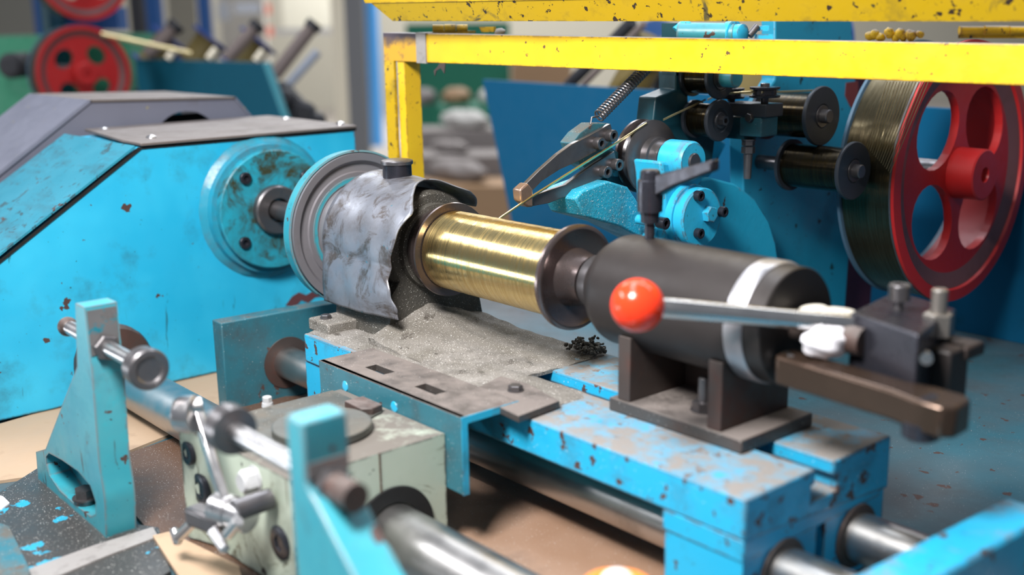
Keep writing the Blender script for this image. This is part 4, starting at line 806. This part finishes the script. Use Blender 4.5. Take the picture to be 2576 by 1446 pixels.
for i, (x0, x1, mt) in enumerate(((1500, 1640, 'gold'), (1880, 1960, 'gold'))):
    c = P((x0 + x1) / 2, 190, Y=84); o = build('wire_reel', MB().cyl(c + Vector((-4, 0, -9)), c + Vector((5, 3, 6)), 5.0 if i else 3.5), mt); build('stand', MB().cyl(c - ZD * 3, (c.x, c.y, FLOOR), 1), 'dark', o); tag(o, ['blurred reel of brass wire leaning behind the blue panel above its middle', 'blurred reel of brass wire leaning behind the flat pulleys'][i], 'wire reel')
# ================================================================ ORANGE CAP IN THE FOREGROUND
cc_ = P(1553, 1478, D=60)
ct = thing('capped_can', 'blurred orange-capped can at the bottom edge of the picture', 'can', (cc_.x, cc_.y, TRAY + .3))
build('can', MB().lathe((cc_.x, cc_.y, TRAY + .3), ZD, [(0, 2.3), (cc_.z - TRAY - 1.8, 2.3), (cc_.z - TRAY - 1.4, 1.9)], 40), 'card', ct)
build('cap', MB().lathe((cc_.x, cc_.y, cc_.z - 1.3), ZD, [(0, 2.1), (1.3, 2.0), (1.5, 1.8), (1.5, 1.4), (1.1, 1.3)], 40), 'orange', ct)
build('label_patch', MB().ball((cc_.x, cc_.y, cc_.z), 1.0, 16, 10), 'white', ct)
# ================================================================ NEIGHBOURING MACHINE (LEFT BACKGROUND)
ND = 290.0
def wheelset(px, R, lab):
    c = P(*px, D=ND); o = thing('capstan_wheel', lab, 'capstan wheel', (c.x, c.y, c.z - R), 'red capstan wheels')
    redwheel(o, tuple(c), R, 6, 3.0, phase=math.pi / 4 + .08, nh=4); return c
cA = wheelset((210, 185), 11.9, 'blurred red wheel of the machine behind, with four holes')
cB = wheelset((208, -70), 11.9, 'upper blurred red wheel of the machine behind, cut by the frame top')
nm = thing('winding_machine', 'blurred green and teal neighbouring winding machine behind the hood', 'winding machine', (cA.x - 20, cA.y, FLOOR))
def slab(px0, px1, D, th, mat, name, parent=None, z0=None, z1=None):
    "upright box facing the camera between two photo columns"
    a_, c_ = P(px0[0], px0[1], D=D), P(px1[0], px1[1], D=D)
    zt_, zb2 = (a_.z if z1 is None else z1), (c_.z if z0 is None else z0)
    q = [Vector((a_.x, a_.y, zb2)), Vector((c_.x, c_.y, zb2)), Vector((c_.x, c_.y, zt_)), Vector((a_.x, a_.y, zt_))]
    return build(name, MB().prism(q, FW * th), mat, parent)
slab((-60, 92), (352, 420), 326, 30, 'machine_green', 'green_cabinet', nm, z0=FLOOR)
slab((92, -60), (150, 300), 312, 12, 'teal_dark', 'upright_post', nm, z0=FLOOR)
slab((150, 20), (300, 75), 318, 8, 'blue', 'blue_crosshead', nm)
q = P(35, 165, D=300); build('knob', MB().lathe(q, -FW, [(-8, 3.4), (2, 3.4), (3, 2.2)], 28), 'dark', nm)
for c in (cA, cB): build('axle', MB().cyl((c.x - 26, c.y, c.z), (c.x - 6.6, c.y, c.z), 2), 'dark', nm)
pq = [P(340, 148, D=310), P(660, 158, D=275), P(722, 330, D=272), P(500, 420, D=280), P(400, 420, D=300)]
tb = thing('feed_tray', 'slanted dark blue feed panel behind the hood', 'panel', tuple(Vector((pq[2].x, pq[2].y, FLOOR))))
build('panel', MB().prism([pq[0], pq[1], pq[2], Vector((pq[2].x, pq[2].y, FLOOR)), Vector((pq[0].x, pq[0].y, FLOOR))], FW * 3), 'blue_panel_far', tb)
build('edge_strip', MB().prism([pq[1], P(676, 158, D=274), P(735, 330, D=271), pq[2]], FW * 3), 'teal_bar', tb)
# slanting spool rack: rods, reels, end knobs
def rack(x0, y0, x1, y1, r, D, mat, lab, name='rack_rod', cap=None, cat='rod', grp=None):
    a_, c_ = P(x0, y0, D=D), P(x1, y1, D=D); o = thing(name, lab, cat, tuple(a_), grp)
    build('bar', MB().cyl(a_, c_, r, n=20), mat, o)
    if cap: build('end_cap', MB().cyl(c_, c_ + (c_ - a_).normalized() * 2.0, r * 1.25, n=20), cap, o)
    return o
rk = 'slanting rods of the spool rack'
rack(690, 190, 782, 72, 1.8, 300, 'brownbar', 'right-hand slanting rod of the spool rack with dark end', cap='dark', grp=rk)
rack(570, 150, 640, 72, 1.7, 300, 'brownbar', 'middle slanting rod of the spool rack with dark end', cap='dark', grp=rk)
rack(370, 140, 435, 72, 1.9, 305, 'brownbar', 'left slanting rod of the spool rack beside the red wheel', cap='dark', grp=rk)
rack(712, 228, 800, 130, 1.3, 316, 'bluegrey', 'pale blue-grey slanting rod low at the rack end', grp=rk)
for x, y, lab in ((512, 120, 'middle brass wire reel with blue flange on the rack'), (630, 125, 'right brass wire reel with blue flange on the rack'), (410, 120, 'left brass wire reel with blue flange on the rack')):
    a_, c_ = P(x - 30, y + 45, D=316), P(x + 18, y - 18, D=316); d_ = (c_ - a_).normalized()
    o = thing('wire_reel', lab, 'wire reel', tuple(a_), 'brass wire reels on the far rack')
    build('winding', MB().cyl(a_, c_, 4.2, n=28), 'gold', o); build('flange', MB().cyl(c_, c_ + d_ * .9, 6.0, n=32), 'navy', o); build('flange', MB().cyl(a_ - d_ * .9, a_, 6.0, n=32), 'navy', o)
    build('painted_glint', MB().cyl(P(x + 12, y + 28, D=297), P(x + 32, y + 2, D=297), .9, n=16), 'cream', o)  # cream bar stands in for a highlight on the reel
a_ = P(255, 85, D=285); c_ = P(480, 135, D=292)
o = build('wire_bundle', MB().cyl(a_, c_, .55, n=10), 'wire'); tag(o, 'blurred bundle of brass wires running from the far red wheel to the rack', 'wire')
build('support_arm', MB().prism([P(700, 205, D=290), P(722, 215, D=290), P(800, 300, D=288), P(800, 345, D=288), P(730, 345, D=288)], FW * 5), 'dark', tb)
for x, y, r in ((712, 250, 2.6), (765, 285, 2.8), (795, 305, 2.2)):
    q = P(x, y, D=287); build('round_fitting', MB().lathe(q, -FW, [(-3, r), (0, r), (1, r * .7)], 24), 'dark', tb)
build('glossy_knob', MB().ball(P(702, 262, D=284), 1.4, 16, 12), 'bluegrey', tb)
rf_ = slab((335, 225), (722, 420), 316, 14, 'dark', 'spool_rack', None, z0=FLOOR); tag(rf_, 'dark frame of the spool rack hidden behind the slanted panel', 'rack')
# ================================================================ SHOP BEHIND
def pole(name, x0, x1, D, mat, lab, cat, rnd=False, ztop=330, th=None, grp=None):
    a_, c_ = P(x0, 60, D=D), P(x1, 60, D=D); wd = (c_ - a_).length; md_ = (a_ + c_) / 2
    if rnd: b = MB().cyl((md_.x, md_.y, FLOOR), (md_.x, md_.y, ztop), wd / 2)
    else: b = MB().prism([Vector((a_.x, a_.y, FLOOR)), Vector((c_.x, c_.y, FLOOR)), Vector((c_.x, c_.y, FLOOR)) + FW * (th or wd), Vector((a_.x, a_.y, FLOOR)) + FW * (th or wd)], (0, 0, ztop - FLOOR))
    o = build(name, b, mat); tag(o, lab, cat, grp); return o
pole('cream_post', 833, 862, 620, 'cream', 'slim cream-coloured post left of the grey column', 'post')
pole('grey_column', 866, 914, 900, 'grey', 'grey steel building column behind the machine', 'column')
pole('blue_pipe', 912, 952, 1150, 'pipe', 'bright blue vertical pipe right of the grey column', 'pipe', True)
pole('blue_post', 500, 528, 800, 'blue', 'narrow blue post left of the white notices', 'post', grp='blue posts')
pole('blue_post', 362, 402, 760, 'blue', 'wider blue post behind the left rack rod', 'post', grp='blue posts')
pole('black_post', 328, 360, 730, 'dark', 'black post beside the wider blue post', 'post')
pole('blue_post', 88, 106, 700, 'blue', 'thin blue post left of the red wheels', 'post', grp='blue posts')
slab((402, -200), (505, 140), 1200, 10, 'wall', 'partition_panel', z0=FLOOR); bpy.data.objects['partition_panel']
tag(bpy.data.objects['partition_panel'], 'grey-beige partition panel between the two blue posts', 'panel')
o = slab((528, -300), (690, 420), 1300, 10, 'paper', 'notice_board', z0=FLOOR); tag(o, 'white notice board with red marks on the far wall', 'notice board')
for i, (x, y, w_, h__) in enumerate(((665, 10, 16, 26), (668, 66, 18, 26))):
    o = slab((x, y), (x + w_, y + h__), 1275, 2, 'redmark', 'red_notice'); tag(o, ['upper small red notice on the white board', 'lower small red notice on the white board'][i], 'notice', 'red notices on the white board')
for i, (x0, y0, x1, y1) in enumerate(((590, 8, 655, 32), (545, 5, 580, 50))):
    o = slab((x0, y0), (x1, y1), 1262, 1, 'bluegrey', 'grey_notice'); tag(o, ['wide pale blue-grey notice on the white board', 'narrow pale grey notice at the left of the white board'][i], 'notice', 'grey notices')
slab((690, -300), (832, 75), 1400, 10, 'wall_white', 'wall_panel'); tag(bpy.data.objects['wall_panel'], 'pale cream wall panel right of the notice board', 'panel')
o = slab((690, 72), (835, 84), 1380, 8, 'grey', 'wall_rail'); tag(o, 'thin grey rail under the cream wall panel', 'rail')
o = slab((-200, -300), (95, 95), 1000, 10, 'wall', 'light_partition', z0=FLOOR); tag(o, 'light grey-beige partition in the top left corner', 'panel')
# right of the yellow post
o = slab((1020, 60), (1285, 262), 900, 40, 'cab_green', 'green_cabinet', z0=FLOOR); tag(o, 'dark green cabinet behind the yellow post', 'cabinet')
o = slab((1285, 150), (1440, 262), 880, 60, 'box', 'carton', z0=FLOOR); tag(o, 'brown carton stack right of the green cabinet', 'carton')
o = slab((1100, 268), (1250, 330), 760, 50, 'cab_green', 'pallet', z0=P(1100, 318, D=760).z); tag(o, 'green pallet under the wrapped goods', 'pallet')
tops = []
for i, (x0, x1, yt, D, mt, lab) in enumerate(((1030, 1290, 330, 700, 'bag', 'beige crate at the back of the stepped pile behind the yellow post'), (1000, 1290, 395, 650, 'bag', 'grey-beige crate in the middle of the stepped pile'), (990, 1300, 470, 610, 'box', 'brown crate at the front of the stepped pile'))):
    o = slab((x0, yt), (x1, yt + 100), D, 38, mt, 'crate', z0=FLOOR); tag(o, lab, 'crate'); tops.append((P(x0, yt, D=D).z, D + 16))
tops.append((P(1100, 268, D=760).z, 785))
for i, (x, w_, r, lv_, mt, lab) in enumerate(((1066, 1.0, 9, 3, 'bag', 'grey-beige sack at the left on the green pallet'), (1150, 1.3, 9, 3, 'box', 'brown wrapped bundle in the middle of the green pallet'), (1232, 1.0, 8, 3, 'paper', 'pale sack at the right on the green pallet'),
        (1170, 2.4, 9, 0, 'paper', 'wide white crumpled plastic sack on the rear crate'), (1130, 2.8, 6, 1, 'bag', 'flat wide grey bag on the middle crate'),
        (1150, 2.6, 9, 2, 'bag', 'grey sack lying on the front crate beside the blue panel edge'))):
    zt_, D = tops[lv_]; c = P(x, 300, D=D); b = MB(); b.ball((0, 0, 0), r, 18, 12, lambda i_, j_: 1 + .10 * math.sin(i_ * 1.9 + j_))
    for v in b.b.verts: v.co = Vector((v.co.x * w_, v.co.y, max(v.co.z, -r * .8) * .7)) + Vector((c.x, c.y, zt_ + r * .56))
    o = build('sack', b, mt); tag(o, lab, 'sack')
for o in list(bpy.data.objects):
    if '_o' in o: del o['_o']
